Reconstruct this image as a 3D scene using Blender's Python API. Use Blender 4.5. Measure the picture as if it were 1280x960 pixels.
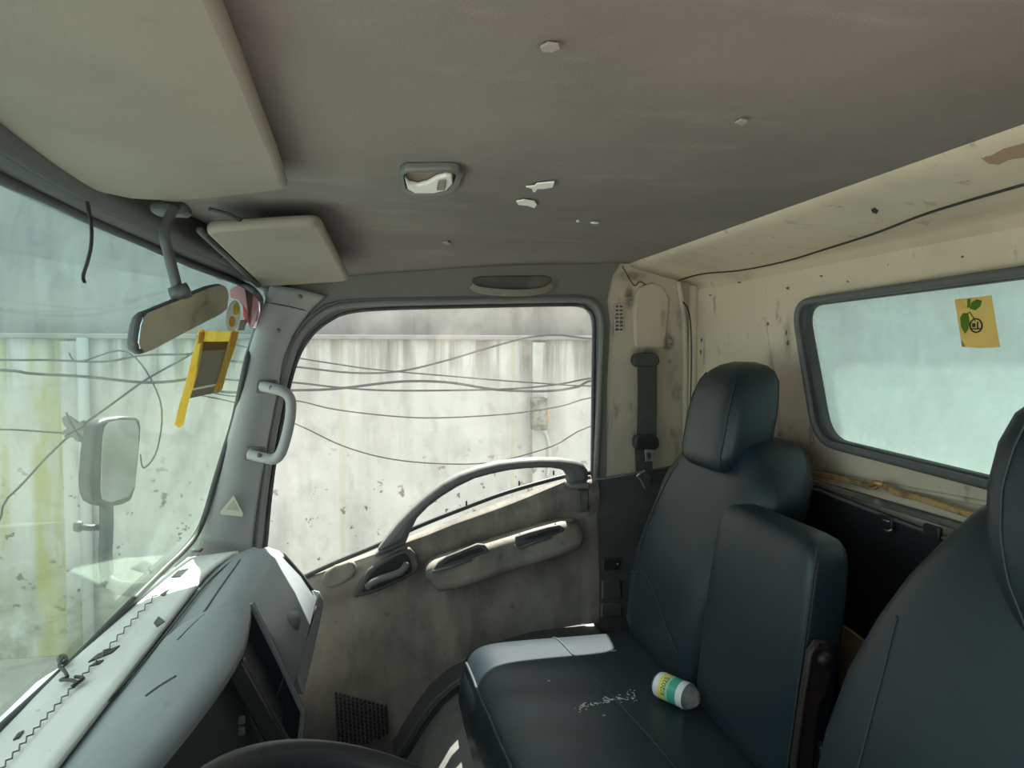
import bpy, bmesh, math, random
from mathutils import Vector, Matrix, noise as mnoise
random.seed(7)
for o in list(bpy.data.objects): bpy.data.objects.remove(o)
scene = bpy.context.scene
COL = scene.collection

# ------------------------------------------------------------------ camera
# truck axes: +X to the back of the cab, +Y to the passenger door, Z up, cab floor at 0
FPX, YAW, PITCH, CZ = 900.0, math.radians(10.5), math.radians(2.54), 1.05
cam = bpy.data.cameras.new('camera'); cam.sensor_width = 36; cam.lens = FPX/1280*36
cam.clip_start = .02; cam.clip_end = 200
camo = bpy.data.objects.new('camera', cam); COL.objects.link(camo)
camo.location = (0, 0, CZ); camo.rotation_euler = (math.pi/2-PITCH, 0, -YAW)
scene.camera = camo
# ------------------------------------------------------------------ sky, sun, exposure
world = bpy.data.worlds.new('world'); scene.world = world; world.use_nodes = True
bg = world.node_tree.nodes['Background']
bg.inputs[0].default_value = (.90, .96, 1.0, 1); bg.inputs[1].default_value = 1.25
sun = bpy.data.lights.new('sun', 'SUN'); sun.energy = 17.0; sun.angle = math.radians(.6); sun.color = (1, .95, .86)
suno = bpy.data.objects.new('sun', sun); COL.objects.link(suno)
suno.rotation_euler = Vector((-.18, -1, -1.68)).to_track_quat('-Z', 'Y').to_euler()
vs = scene.view_settings
vs.view_transform = 'Standard'; vs.look = 'None'; vs.gamma = 1; vs.use_curve_mapping = False
vs.exposure = 0.75

# ------------------------------------------------------------------ geometry helpers
_f = Vector((math.sin(YAW)*math.cos(PITCH), math.cos(YAW)*math.cos(PITCH), -math.sin(PITCH)))
_r = Vector((math.cos(YAW), -math.sin(YAW), 0)); _u = _r.cross(_f)
def at(u, v, X=None, Y=None, Z=None):
    """world point where the sight line through photo pixel (u,v) meets a plane"""
    d = _f + _r*((u-640)/FPX) - _u*((v-480)/FPX)
    if X is not None: t = X/d.x
    elif Y is not None: t = Y/d.y
    else: t = (Z-CZ)/d.z
    return Vector((0, 0, CZ)) + d*t
def lerp(a, b, t): return a+(b-a)*t

def mesh(name, verts, faces, mat, parent=None, smooth=False, bevel=0, solid=0, sub=0, segs=2, sangle=None):
    me = bpy.data.meshes.new(name)
    me.from_pydata([tuple(v) for v in verts], [], faces); me.update()
    bm = bmesh.new(); bm.from_mesh(me); bmesh.ops.recalc_face_normals(bm, faces=bm.faces); bm.to_mesh(me); bm.free()
    o = bpy.data.objects.new(name, me); COL.objects.link(o)
    if mat: me.materials.append(mat)
    if solid:
        m = o.modifiers.new('s', 'SOLIDIFY'); m.thickness = solid; m.offset = 0
    if bevel:
        m = o.modifiers.new('b', 'BEVEL'); m.width = bevel; m.segments = segs; m.limit_method = 'ANGLE'; m.angle_limit = math.radians(35)
    if sub:
        m = o.modifiers.new('d', 'SUBSURF'); m.levels = sub; m.render_levels = sub
    if smooth or bevel:
        if smooth and not bevel: me.shade_smooth()
        else:
            me.shade_smooth(); me.set_sharp_from_angle(angle=math.radians(sangle or 40))
    if parent:
        o.parent = parent
        o.matrix_parent_inverse = Matrix.Translation(-parent.location)
    return o
def tag(o, label, cat=None, group=None, kind=None):
    if label: o['label'] = label
    if cat: o['category'] = cat
    if group: o['group'] = group
    if kind: o['kind'] = kind
    return o
def thing(name, label, cat, loc, group=None, kind=None):
    o = bpy.data.objects.new(name, None); COL.objects.link(o); o.location = loc; o.empty_display_size = .05
    return tag(o, label, cat, group, kind)
def box(name, c, s, mat, parent=None, bevel=.004, rot=None, segs=2):
    vs_ = []
    for dx in (-.5, .5):
        for dy in (-.5, .5):
            for dz in (-.5, .5):
                p = Vector((dx*s[0], dy*s[1], dz*s[2]))
                if rot is not None: p = rot @ p
                vs_.append(p+Vector(c))
    fs = [(0,1,3,2), (4,6,7,5), (0,4,5,1), (2,3,7,6), (0,2,6,4), (1,5,7,3)]
    return mesh(name, vs_, fs, mat, parent, bevel=bevel, segs=segs)
def sweep(path, prof, closed=False, upv=None):
    """prof: list of 2-D points (a,b) or a radius; returns verts, faces"""
    path = [Vector(p) for p in path]; n = len(path)
    rad = None
    if not isinstance(prof, list): prof = [(prof*math.cos(k*math.tau/8), prof*math.sin(k*math.tau/8)) for k in range(8)]
    tang = []
    for i in range(n):
        a = path[(i-1) % n] if (closed or i > 0) else path[i]
        b = path[(i+1) % n] if (closed or i < n-1) else path[i]
        tang.append((b-a).normalized())
    ref = Vector(upv) if upv is not None else (Vector((0,0,1)) if abs(tang[0].z) < .9 else Vector((1,0,0)))
    V, Fc = [], []
    nrm = (ref - tang[0]*ref.dot(tang[0])).normalized()
    for i in range(n):
        if upv is not None: nrm = (ref - tang[i]*ref.dot(tang[i])).normalized()
        else:
            nrm = nrm - tang[i]*nrm.dot(tang[i])
            nrm.normalize()
        bi = tang[i].cross(nrm)
        for (a, b) in prof: V.append(path[i]+nrm*a+bi*b)
    k = len(prof)
    for i in range(n if closed else n-1):
        j = (i+1) % n
        for q in range(k): Fc.append((i*k+q, i*k+(q+1) % k, j*k+(q+1) % k, j*k+q))
    if not closed:
        Fc.append(tuple(range(k-1, -1, -1))); Fc.append(tuple((n-1)*k+q for q in range(k)))
    return V, Fc
def smoothpath(pts, n=6, closed=False):
    pts = [Vector(p) for p in pts]; m = len(pts); out = []
    for i in range(m if closed else m-1):
        if closed: p0, p1, p2, p3 = pts[i-1], pts[i], pts[(i+1) % m], pts[(i+2) % m]
        else: p0, p1, p2, p3 = pts[max(i-1, 0)], pts[i], pts[i+1], pts[min(i+2, m-1)]
        for k in range(n):
            t = k/n
            out.append(.5*((2*p1)+(p2-p0)*t+(2*p0-5*p1+4*p2-p3)*t*t+(3*p1-p0-3*p2+p3)*t**3))
    if not closed: out.append(pts[-1])
    return out
def tube(name, path, r, mat, parent=None, closed=False, sm=0, upv=None):
    if sm: path = smoothpath(path, sm, closed)
    V, Fc = sweep(path, r, closed, upv)
    return mesh(name, V, Fc, mat, parent, smooth=True, sangle=50) if not isinstance(r, list) else mesh(name, V, Fc, mat, parent, bevel=.0015)
def rectprof(w, h): return [(-w/2, -h/2), (w/2, -h/2), (w/2, h/2), (-w/2, h/2)]
def prism(name, pts, off, mat, parent=None, bevel=.003, segs=2):
    """closed outline pts (3-D) pushed along vector off"""
    n = len(pts); off = Vector(off)
    V = [Vector(p) for p in pts]+[Vector(p)+off for p in pts]
    Fc = [tuple(range(n)), tuple(range(2*n-1, n-1, -1))]+[(i, (i+1) % n, n+(i+1) % n, n+i) for i in range(n)]
    return mesh(name, V, Fc, mat, parent, bevel=bevel, segs=segs)
def band(name, A, B, off, mat, parent=None, bevel=.003, closed=False):
    """strip between two outlines, thickened along off"""
    n = len(A); off = Vector(off)
    V = [Vector(p) for p in A]+[Vector(p) for p in B]+[Vector(p)+off for p in A]+[Vector(p)+off for p in B]
    Fc = []
    for i in range(n if closed else n-1):
        j = (i+1) % n
        Fc += [(i, j, n+j, n+i), (2*n+i, 3*n+i, 3*n+j, 2*n+j), (i, 2*n+i, 2*n+j, j), (n+i, n+j, 3*n+j, 3*n+i)]
    if not closed:
        Fc += [(0, n, 3*n, 2*n), (n-1, 3*n-1, 4*n-1, 2*n-1)]
    return mesh(name, V, Fc, mat, parent, bevel=bevel)
def plate(name, outer, holes, off, mat, parent=None, bevel=0):
    bm = bmesh.new(); edges = []
    for loop in [outer]+holes:
        vs_ = [bm.verts.new(p) for p in loop]
        for i in range(len(vs_)): edges.append(bm.edges.new((vs_[i], vs_[(i+1) % len(vs_)])))
    bmesh.ops.triangle_fill(bm, use_beauty=True, use_dissolve=False, edges=edges)
    g = bmesh.ops.extrude_face_region(bm, geom=bm.faces[:])
    bmesh.ops.translate(bm, verts=[e for e in g['geom'] if isinstance(e, bmesh.types.BMVert)], vec=Vector(off))
    bmesh.ops.recalc_face_normals(bm, faces=bm.faces)
    me = bpy.data.meshes.new(name); bm.to_mesh(me); bm.free()
    o = bpy.data.objects.new(name, me); COL.objects.link(o); me.materials.append(mat)
    if bevel:
        m = o.modifiers.new('b', 'BEVEL'); m.width = bevel; m.segments = 2; m.limit_method = 'ANGLE'
        me.shade_smooth(); me.set_sharp_from_angle(angle=math.radians(40))
    if parent:
        o.parent = parent; o.matrix_parent_inverse = Matrix.Translation(-parent.location)
    return o
def grid(name, f, nu, nv, mat, parent=None, solid=0, smooth=True):
    V = [f(i/(nu-1), j/(nv-1)) for j in range(nv) for i in range(nu)]
    Fc = [(j*nu+i, j*nu+i+1, (j+1)*nu+i+1, (j+1)*nu+i) for j in range(nv-1) for i in range(nu-1)]
    return mesh(name, V, Fc, mat, parent, smooth=smooth, solid=solid)
def sup(hx, hy, p, n):
    out = []
    for k in range(n):
        t = k*math.tau/n; c, s = math.cos(t), math.sin(t)
        out.append((hx*math.copysign(abs(c)**(2/p), c), hy*math.copysign(abs(s)**(2/p), s)))
    return out
def loft(name, secs, mat, parent=None, n=48, p=5, sub=0):
    """secs: (cx,cy,cz,hx,hy[,p]) horizontal rounded sections from bottom to top"""
    V, Fc = [], []
    for s in secs:
        pp = s[5] if len(s) > 5 else p
        for (a, b) in sup(s[3], s[4], pp, n): V.append((s[0]+a, s[1]+b, s[2]))
    for i in range(len(secs)-1):
        for q in range(n): Fc.append((i*n+q, i*n+(q+1) % n, (i+1)*n+(q+1) % n, (i+1)*n+q))
    Fc.append(tuple(range(n-1, -1, -1))); m = (len(secs)-1)*n; Fc.append(tuple(m+q for q in range(n)))
    return mesh(name, V, Fc, mat, parent, smooth=True, sub=sub, sangle=70)
def interp(tab, x):
    if x <= tab[0][0]: return tab[0][1]
    for (a, b), (c, d) in zip(tab, tab[1:]):
        if x <= c: return lerp(b, d, (x-a)/(c-a))
    return tab[-1][1]
def sinterp(tab, x):
    if x <= tab[0][0]: return tab[0][1]
    for (a, b), (c, d) in zip(tab, tab[1:]):
        if x <= c:
            t = (x-a)/(c-a); return lerp(b, d, t*t*(3-2*t))
    return tab[-1][1]

# ------------------------------------------------------------------ materials
MATS = {}
def nodes_of(name):
    m = bpy.data.materials.new(name); m.use_nodes = True
    return m, m.node_tree.nodes, m.node_tree.links, m.node_tree.nodes['Principled BSDF']
def rgba(c): return (*c, 1) if len(c) == 3 else c
def addmix(N, L, fac, a, b):
    x = N.new('ShaderNodeMix'); x.data_type = 'RGBA'
    if isinstance(a, tuple): x.inputs[6].default_value = rgba(a)
    else: L.new(a, x.inputs[6])
    if isinstance(b, tuple): x.inputs[7].default_value = rgba(b)
    else: L.new(b, x.inputs[7])
    if isinstance(fac, float): x.inputs[0].default_value = fac
    else: L.new(fac, x.inputs[0])
    return x.outputs[2]
def noisefac(N, L, co, scale, lo, hi, stretch=(1,1,1), detail=5, seed=0., top=1.0):
    mp = N.new('ShaderNodeMapping'); mp.inputs['Scale'].default_value = stretch; mp.inputs['Location'].default_value = (seed, seed*.7, seed*1.3)
    L.new(co, mp.inputs[0])
    nz = N.new('ShaderNodeTexNoise'); nz.inputs['Scale'].default_value = scale; nz.inputs['Detail'].default_value = detail; nz.inputs['Roughness'].default_value = .62
    L.new(mp.outputs[0], nz.inputs['Vector'])
    mr = N.new('ShaderNodeMapRange'); mr.inputs[1].default_value = lo; mr.inputs[2].default_value = hi; mr.inputs[4].default_value = top
    L.new(nz.outputs[0], mr.inputs[0])
    return mr.outputs[0]
def M(name, col, rough=.5, layers=(), bump=0, bscale=60, spec=.5, metal=0, coat=0):
    """layers: (colour, scale, lo, hi, stretch, strength, seed) noise-masked colour over the base"""
    m, N, L, B = nodes_of(name)
    tc = N.new('ShaderNodeTexCoord').outputs['Object']
    c = rgba(col)
    B.inputs['Base Color'].default_value = c
    src = tuple(col)
    for (lc, sc, lo, hi, st, top, seed) in layers:
        fac = noisefac(N, L, tc, sc, lo, hi, st, seed=seed, top=top)
        src = addmix(N, L, fac, src, lc)
    if layers: L.new(src, B.inputs['Base Color'])
    B.inputs['Roughness'].default_value = rough; B.inputs['Metallic'].default_value = metal
    B.inputs['Specular IOR Level'].default_value = spec
    if coat: B.inputs['Coat Weight'].default_value = coat
    if bump:
        nz = N.new('ShaderNodeTexNoise'); nz.inputs['Scale'].default_value = bscale; nz.inputs['Detail'].default_value = 3
        L.new(tc, nz.inputs['Vector'])
        bp = N.new('ShaderNodeBump'); bp.inputs['Strength'].default_value = bump; bp.inputs['Distance'].default_value = .004
        L.new(nz.outputs[0], bp.inputs['Height']); L.new(bp.outputs[0], B.inputs['Normal'])
    MATS[name] = m
    return m
ONE = (1, 1, 1)
fabric = M('headliner_fabric', (.235, .211, .206), .95, [((.165,.149,.147), 2.2, .40, .70, ONE, .8, 1), ((.30,.272,.262), 5, .58, .72, (1,2.5,1), .5, 4)], .25, 420, .2)
header_grey = M('header_plastic', (.175, .175, .165), .55, [((.13,.13,.125), 6, .5, .75, ONE, .6, 2)], .08, 200)
pillar_grey = M('pillar_plastic', (.30, .315, .315), .5, [((.24,.24,.23), 9, .5, .75, ONE, .5, 5)], .06, 300)
cream = M('cream_paint', (.64, .56, .43), .45, [((.47,.42,.33), 4, .48, .72, ONE, .7, 3), ((.30,.25,.20), 22, .63, .70, (1,1,.6), .7, 8), ((.16,.12,.10), 48, .70, .73, (1,1,1), .8, 11)], .06, 90)
creamb = M('pillar_paint', (.52, .46, .36), .5, [((.38,.33,.27), 7, .46, .66, (1,1,.5), .8, 6), ((.17,.14,.12), 11, .60, .70, (1,1,.4), .75, 13)], .06, 90)
def mul(N, L, a, b):
    x = N.new('ShaderNodeMath'); x.operation = 'MULTIPLY'; L.new(a, x.inputs[0])
    if isinstance(b, float): x.inputs[1].default_value = b
    else: L.new(b, x.inputs[1])
    return x.outputs[0]
def blots(m, lst):
    N, L = m.node_tree.nodes, m.node_tree.links; B = N['Principled BSDF']
    tc = N.new('ShaderNodeNewGeometry').outputs['Position']
    src = B.inputs['Base Color'].links[0].from_socket
    for (p, r, st, col, k) in lst:
        mp = N.new('ShaderNodeMapping'); mp.vector_type = 'TEXTURE'; mp.inputs['Location'].default_value = p; mp.inputs['Scale'].default_value = (r*st[0], r*st[1], r*st[2]); L.new(tc, mp.inputs[0])
        ln = N.new('ShaderNodeVectorMath'); ln.operation = 'LENGTH'; L.new(mp.outputs[0], ln.inputs[0])
        mr = N.new('ShaderNodeMapRange'); mr.interpolation_type = 'SMOOTHSTEP'; mr.inputs[1].default_value = 1; mr.inputs[2].default_value = .25; L.new(ln.outputs['Value'], mr.inputs[0])
        src = addmix(N, L, mul(N, L, mul(N, L, mr.outputs[0], noisefac(N, L, tc, 40, .32, .52, ONE, seed=p[0])), k), src, col)
    L.new(src, B.inputs['Base Color'])
visor_m = M('visor_vinyl', (.25, .222, .185), .6, [((.20,.175,.145), 6, .45, .7, ONE, .7, 1), ((.19,.145,.125), 12, .60, .74, ONE, .5, 9)], .08, 300)
trim_dark = M('dark_trim', (.070, .074, .076), .5, [((.12,.12,.115), 8, .5, .75, ONE, .6, 3)], .1, 250)
rubber = M('black_rubber', (.045, .048, .05), .55, [((.10,.10,.095), 14, .5, .7, ONE, .5, 1)])
seal_grey = M('seal_rubber', (.115, .122, .125), .5, [((.18,.18,.17), 12, .5, .7, ONE, .5, 2)])
doorp = M('door_trim', (.285, .258, .22), .75, [((.115,.105,.094), 4.5, .40, .62, (1,1,.6), .95, 2), ((.42,.375,.315), 9, .52, .74, (1,1,.35), .6, 5), ((.10,.09,.08), 30, .6, .72, ONE, .5, 8)], .15, 120, .35)
door_dark = M('door_dark_plastic', (.085, .083, .078), .65, [((.19,.17,.145), 14, .48, .7, ONE, .7, 3)])
door_bar = M('door_bar_plastic', (.125, .132, .13), .6, [((.19,.185,.17), 10, .5, .72, ONE, .5, 4)])
dash_m = M('dash_plastic', (.215, .242, .258), .48, [((.29,.315,.325), 7, .48, .72, (1,.5,1), .6, 2), ((.16,.17,.17), 26, .64, .72, (1,.4,1), .5, 7)], .05, 350)
ledge_m = M('dash_ledge', (.68, .69, .65), .6, [((.47,.48,.455), 6, .45, .7, (1,.3,1), .7, 2), ((.25,.25,.23), 30, .66, .72, ONE, .6, 5)], .08, 200)
dash_dark = M('dash_dark', (.020, .026, .032), .4)
vinyl = M('seat_vinyl', (.0105, .021, .029), .40, [((.017,.029,.037), 5, .45, .7, ONE, .8, 1)], .12, 380, .5)
vinyl_s = M('seat_vinyl_side', (.015, .022, .027), .45, [((.024,.030,.033), 6, .45, .7, ONE, .7, 3)], .10, 380, .5)
stitch = M('seat_seam', (.020, .030, .035), .6)
metal_b = M('brown_metal', (.035, .028, .026), .5, [((.06,.036,.03), 30, .5, .7, ONE, .8, 2)], metal=.3)
chrome = M('bare_metal', (.55, .54, .52), .35, [((.25,.20,.16), 60, .5, .65, ONE, .8, 1)], metal=.8)
blackp = M('black_plastic', (.022, .024, .026), .45)
belt_m = M('belt_webbing', (.055, .058, .06), .8, [((.09,.085,.08), 16, .5, .7, ONE, .6, 2)], .3, 700)
foil = M('gold_foil_trim', (.62, .40, .17), .4, [((.25,.16,.08), 40, .48, .6, ONE, .8, 3)], .4, 90, metal=.5)
dirtyshelf = M('dirty_shelf', (.26, .24, .20), .7, [((.07,.065,.06), 9, .42, .62, (1,.4,1), .9, 3), ((.42,.39,.33), 18, .6, .7, ONE, .6, 6)], .2, 80)
floor_m = M('floor_mat', (.075, .078, .08), .8, [((.13,.125,.115), 7, .45, .7, ONE, .7, 2)], .3, 140)
arch_m = M('arch_vinyl', (.19, .19, .18), .7, [((.11,.11,.105), 8, .45, .7, ONE, .7, 2)], .2, 140)
white_m = M('white_fleck', (.80, .79, .75), .8)
lens_m = M('lamp_lens', (.74, .73, .69), .3, [((.5,.48,.43), 40, .55, .68, ONE, .6, 2)])
brown_m = M('bare_brown', (.36, .23, .165), .7)
cardboard = M('cardboard', (.42, .31, .17), .9, [((.26,.19,.11), 18, .45, .65, ONE, .8, 2)])
yellow_t = M('yellow_tape', (.90, .63, .11), .5, [((.78,.42,.06), 25, .5, .66, ONE, .7, 2)])
orange_t = M('orange_tape', (.78, .42, .10), .5)
card_m = M('olive_card', (.26, .255, .20), .7)
card_b = M('brown_card', (.25, .17, .09), .7)
def thin(name, col, tl=.5, col2=None):
    m, N, L, B = nodes_of(name); N.remove(B); out = [n for n in N if n.type == 'OUTPUT_MATERIAL'][0]
    tc = N.new('ShaderNodeTexCoord').outputs['Object']
    c = addmix(N, L, noisefac(N, L, tc, 30, .48, .66, ONE, seed=2), tuple(col), tuple(col2 or col))
    d = N.new('ShaderNodeBsdfDiffuse'); t = N.new('ShaderNodeBsdfTranslucent'); mx = N.new('ShaderNodeMixShader'); mx.inputs[0].default_value = tl
    L.new(c, d.inputs[0]); L.new(c, t.inputs[0]); L.new(d.outputs[0], mx.inputs[1]); L.new(t.outputs[0], mx.inputs[2]); L.new(mx.outputs[0], out.inputs[0])
    return m
yellow_t = thin('yellow_tape_thin', (.93, .78, .28), .6, (.88, .64, .16)); orange_t = thin('orange_tape_thin', (.85, .55, .16), .5)
card_m = thin('olive_card_thin', (.36, .35, .27), .3); card_b = thin('brown_card_thin', (.30, .20, .09), .3)
stick_y0 = M('yellow_paper', (.86, .60, .20), .6, [((.72,.47,.14), 40, .5, .7, ONE, .6, 1)])
leaf_m = M('printed_green', (.20, .36, .06), .6)
ink = M('printed_black', (.03, .025, .02), .7)
stick_y = thin('yellow_paper_thin', (.95, .76, .36), .6, (.90, .66, .26)); leaf_m = thin('green_print_thin', (.20, .36, .06), .5)
pink_s = thin('pink_sticker', (.82, .58, .59), .6, (.72,.58,.58))
red_s = thin('red_print', (.80, .38, .40), .6)
grey_sign = M('faded_sticker', (.42, .40, .33), .7); oval_s = thin('oval_paper', (.60, .60, .52), .5)
label_w = M('label_white', (.82, .84, .86), .4); label_y = M('label_yellow', (.85, .80, .16), .4); label_g = M('label_green', (.06, .42, .33), .4); label_l = M('label_light_green', (.42, .68, .38), .4)
pole_m = M('pole_grey', (.42, .44, .42), .6)
plaster = None
def mirror_mat():
    m, N, L, B = nodes_of('mirror_silver'); B.inputs['Metallic'].default_value = 1; B.inputs['Roughness'].default_value = .06
    B.inputs['Base Color'].default_value = (.62, .64, .63, 1); return m
mirror_m = mirror_mat()
def glass_mat(name, tint, dust, dlo, dhi, dscale, dmin, dmax, gloss=.06, stretch=ONE, transl=.6):
    """clear pane with a noise-broken film of dust on it"""
    m, N, L, B = nodes_of(name); N.remove(B)
    out = [n for n in N if n.type == 'OUTPUT_MATERIAL'][0]
    tc = N.new('ShaderNodeTexCoord').outputs['Object']
    tr = N.new('ShaderNodeBsdfTransparent'); tr.inputs[0].default_value = rgba(tint)
    gl = N.new('ShaderNodeBsdfGlossy'); gl.inputs['Roughness'].default_value = .02
    df = N.new('ShaderNodeBsdfDiffuse'); df.inputs[0].default_value = rgba(dust)
    tl = N.new('ShaderNodeBsdfTranslucent'); tl.inputs[0].default_value = rgba(dust)
    mx = N.new('ShaderNodeMixShader'); mx.inputs[0].default_value = transl; L.new(df.outputs[0], mx.inputs[1]); L.new(tl.outputs[0], mx.inputs[2])
    fac = noisefac(N, L, tc, dscale, dlo, dhi, stretch, seed=3)
    mr = N.new('ShaderNodeMapRange'); mr.inputs[3].default_value = dmin; mr.inputs[4].default_value = dmax; L.new(fac, mr.inputs[0])
    m1 = N.new('ShaderNodeMixShader'); L.new(mr.outputs[0], m1.inputs[0]); L.new(tr.outputs[0], m1.inputs[1]); L.new(mx.outputs[0], m1.inputs[2])
    lw = N.new('ShaderNodeFresnel'); lw.inputs[0].default_value = 1.3
    mu = N.new('ShaderNodeMath'); mu.operation = 'MULTIPLY'; mu.inputs[1].default_value = gloss*10; L.new(lw.outputs[0], mu.inputs[0]); mu.use_clamp = True
    m2 = N.new('ShaderNodeMixShader'); L.new(mu.outputs[0], m2.inputs[0]); L.new(m1.outputs[0], m2.inputs[1]); L.new(gl.outputs[0], m2.inputs[2])
    L.new(m2.outputs[0], out.inputs[0])
    return m
def xband(N, L, tc, axis, x0, w):
    """soft band around x0 on one axis, 1 at the middle"""
    sp = N.new('ShaderNodeSeparateXYZ'); L.new(tc, sp.inputs[0])
    a = N.new('ShaderNodeMath'); a.operation = 'SUBTRACT'; L.new(sp.outputs[axis], a.inputs[0]); a.inputs[1].default_value = x0
    b = N.new('ShaderNodeMath'); b.operation = 'ABSOLUTE'; L.new(a.outputs[0], b.inputs[0])
    m = N.new('ShaderNodeMapRange'); m.interpolation_type = 'SMOOTHSTEP'; m.inputs[1].default_value = w; m.inputs[2].default_value = w*.25; L.new(b.outputs[0], m.inputs[0])
    return m.outputs[0]
def shade_band(m, tint, z0, w):
    N, L = m.node_tree.nodes, m.node_tree.links
    tr = [n for n in N if n.type == 'BSDF_TRANSPARENT'][0]; c0 = tuple(tr.inputs[0].default_value)
    L.new(addmix(N, L, xband(N, L, N.new('ShaderNodeNewGeometry').outputs['Position'], 2, z0, w), c0, tint), tr.inputs[0])
ws_glass = glass_mat('dusty_windscreen', (.89, .965, .925), (.52, .62, .55), .38, .70, 5, .03, .15, .018, (1,1.6,.6))
shade_band(ws_glass, (.76, .92, .93), 1.26, .34)
door_glass = glass_mat('dusty_door_glass', (.96, .98, .97), (.75, .75, .70), .45, .75, 6, .02, .10, .03)
rear_glass = glass_mat('clouded_rear_glass', (.62, .76, .74), (.45, .53, .515), .36, .66, 9, .55, .97, .03, (1,1,1), .85)
clearp = glass_mat('clear_plastic', (.80, .80, .78), (.70, .70, .68), .4, .6, 20, .25, .5, .08)

# outside concrete: streaked, mould-stained, mossy lines
def concrete(name, base, streak, dark, moss=None, drips=False):
    m, N, L, B = nodes_of(name)
    # absolute place on the wall, so that the stains keep their spots
    ge = N.new('ShaderNodeNewGeometry'); tc = ge.outputs['Position']
    s = tuple(base)
    s = addmix(N, L, noisefac(N, L, tc, 1.3, .40, .66, ONE, seed=2, top=.8), s, streak)
    s = addmix(N, L, noisefac(N, L, tc, 2.6, .48, .70, (1.6,1,.22), seed=5, top=.55), s, dark)
    s = addmix(N, L, noisefac(N, L, tc, 9, .50, .66, (1,1,.6), seed=21, top=.35), s, dark)
    if drips:
        s = addmix(N, L, mul(N, L, xband(N, L, tc, 2, 1.13, .42), noisefac(N, L, tc, 4.5, .44, .60, (2.2,1,.10), seed=31)), s, (.21,.20,.18))
        low = mul(N, L, xband(N, L, tc, 2, -.35, 1.0), noisefac(N, L, tc, 15, .615, .65, ONE, seed=9))
        s = addmix(N, L, low, s, (.09,.09,.075))
        s = addmix(N, L, mul(N, L, xband(N, L, tc, 2, -.9, .75), noisefac(N, L, tc, 4, .35, .6, ONE, seed=3)), s, (.20,.21,.14))
    if moss:
        for x0, w, k in ((-2.10, .085, .9), (-2.02, .04, .6), (-1.985, .028, .8), (-2.32, .05, .5), (.93, .02, .35), (-.25, .03, .3)):
            s = addmix(N, L, mul(N, L, mul(N, L, xband(N, L, tc, 0, x0, w), noisefac(N, L, tc, 7, .36, .56, (1,1,.3), seed=14+x0)), k), s, moss)
    L.new(s, B.inputs['Base Color']); B.inputs['Roughness'].default_value = .9; B.inputs['Specular IOR Level'].default_value = .2
    return m
conc = concrete('wall_concrete', (.50, .50, .47), (.40, .405, .385), (.26, .255, .235), (.33, .32, .11), True)
conc_up = concrete('upper_concrete', (.29, .27, .245), (.22, .215, .21), (.12, .11, .10))
ground_m = M('yard_ground', (.37, .35, .32), .95, [((.26,.25,.22), 2.5, .42, .66, ONE, .8, 2), ((.48,.46,.40), 6, .55, .7, ONE, .7, 5)], .4, 20)

# ------------------------------------------------------------------ setting: outside
tag(mesh('ground', [(-14,-14,-.9), (14,-14,-.9), (14,14,-.9), (-14,14,-.9)], [(0,1,2,3)], ground_m), 'dusty grey green yard ground beside the concrete wall', kind='structure')
WY = 5.0
wo = box('wall_outside', (-1, WY+.15, .125), (22, .3, 2.05), conc, None, .004); tag(wo, 'stained pale concrete boundary wall outside the cab', kind='structure')
wu = box('upper_course', (-1, WY+.28, 2.25), (22, .3, 2.2), conc_up, wo, .004)
wl = box('ledge', (-1, WY+.12, 1.15), (22, .36, .035), conc_up, wo, .008)
def wallpt(u, v, y=WY): return at(u, v, Y=y)
for (ua, ub) in ((664, 682), (78, 101)):
    a, b = wallpt(ua, 430), wallpt(ub, 430)
    box('pilaster', ((a.x+b.x)/2, WY-.02, .11), (b.x-a.x, .06, 2.02), conc, wo, .006)
ubx = thing('meter_box', 'small mouldy electrical box fixed to the pale concrete wall', 'electrical box', wallpt(674, 537, WY-.08))
a, b = wallpt(664, 497, WY-.1), wallpt(683, 537, WY-.1)
boxm = M('mouldy_box', (.26, .25, .215), .8, [((.10,.10,.08), 20, .42, .6, ONE, .9, 2)])
box('body', ((a.x+b.x)/2, WY-.1, (a.z+b.z)/2), (abs(b.x-a.x), .1, abs(a.z-b.z)), boxm, ubx, .012)
box('hinge_side', (b.x+.006, WY-.1, (a.z+b.z)/2-.02), (.02, .06, .09), M('rust_orange', (.50,.25,.12), .8), ubx, .004)
tube('conduit', [Vector((b.x-.02, WY-.07, b.z+.02)), Vector((b.x+.03, WY-.07, b.z-.12)), Vector((b.x+.02, WY-.06, b.z-.35))], .012, pole_m, ubx, sm=5)
pl = tube('drain_pipe', [wallpt(103, 426, WY-.07)+Vector((0,0,.02)), Vector((wallpt(103, 500, WY-.07).x, WY-.07, -.85))], .035, pole_m)
tag(pl, 'grey vertical drain pipe on the concrete wall seen through the windscreen', 'pipe')
cab_m = M('cable_black', (.05, .05, .05), .7)
CY = WY-.45
cables = [
 ([(280,428),(365,446),(420,455),(470,462),(560,470),(660,478),(760,482)], 'thin topmost cable sagging right across the door window view', .0045),
 ([(280,450),(365,458),(440,466),(500,464),(560,450),(610,435),(660,422),(700,419),(760,424)], 'black cable rising in an S curve to the wall ledge', .006),
 ([(280,474),(365,478),(420,484),(480,488),(560,488),(640,486),(700,480),(760,470)], 'straight dark cable slung level across the wall', .006),
 ([(280,490),(365,488),(420,486),(500,477),(560,478),(620,487),(680,489),(720,484),(760,472)], 'dark cable with a hump crossing the straight cable', .008),
 ([(280,494),(365,500),(420,512),(500,521),(560,522),(640,517),(700,508),(760,494)], 'thin cable sagging below the bunch of cables', .0045),
 ([(300,505),(372,531),(430,558),(490,574),(560,580),(620,577),(690,558),(760,528)], 'lowest cable hanging in a deep loop before the wall', .0045)]
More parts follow.
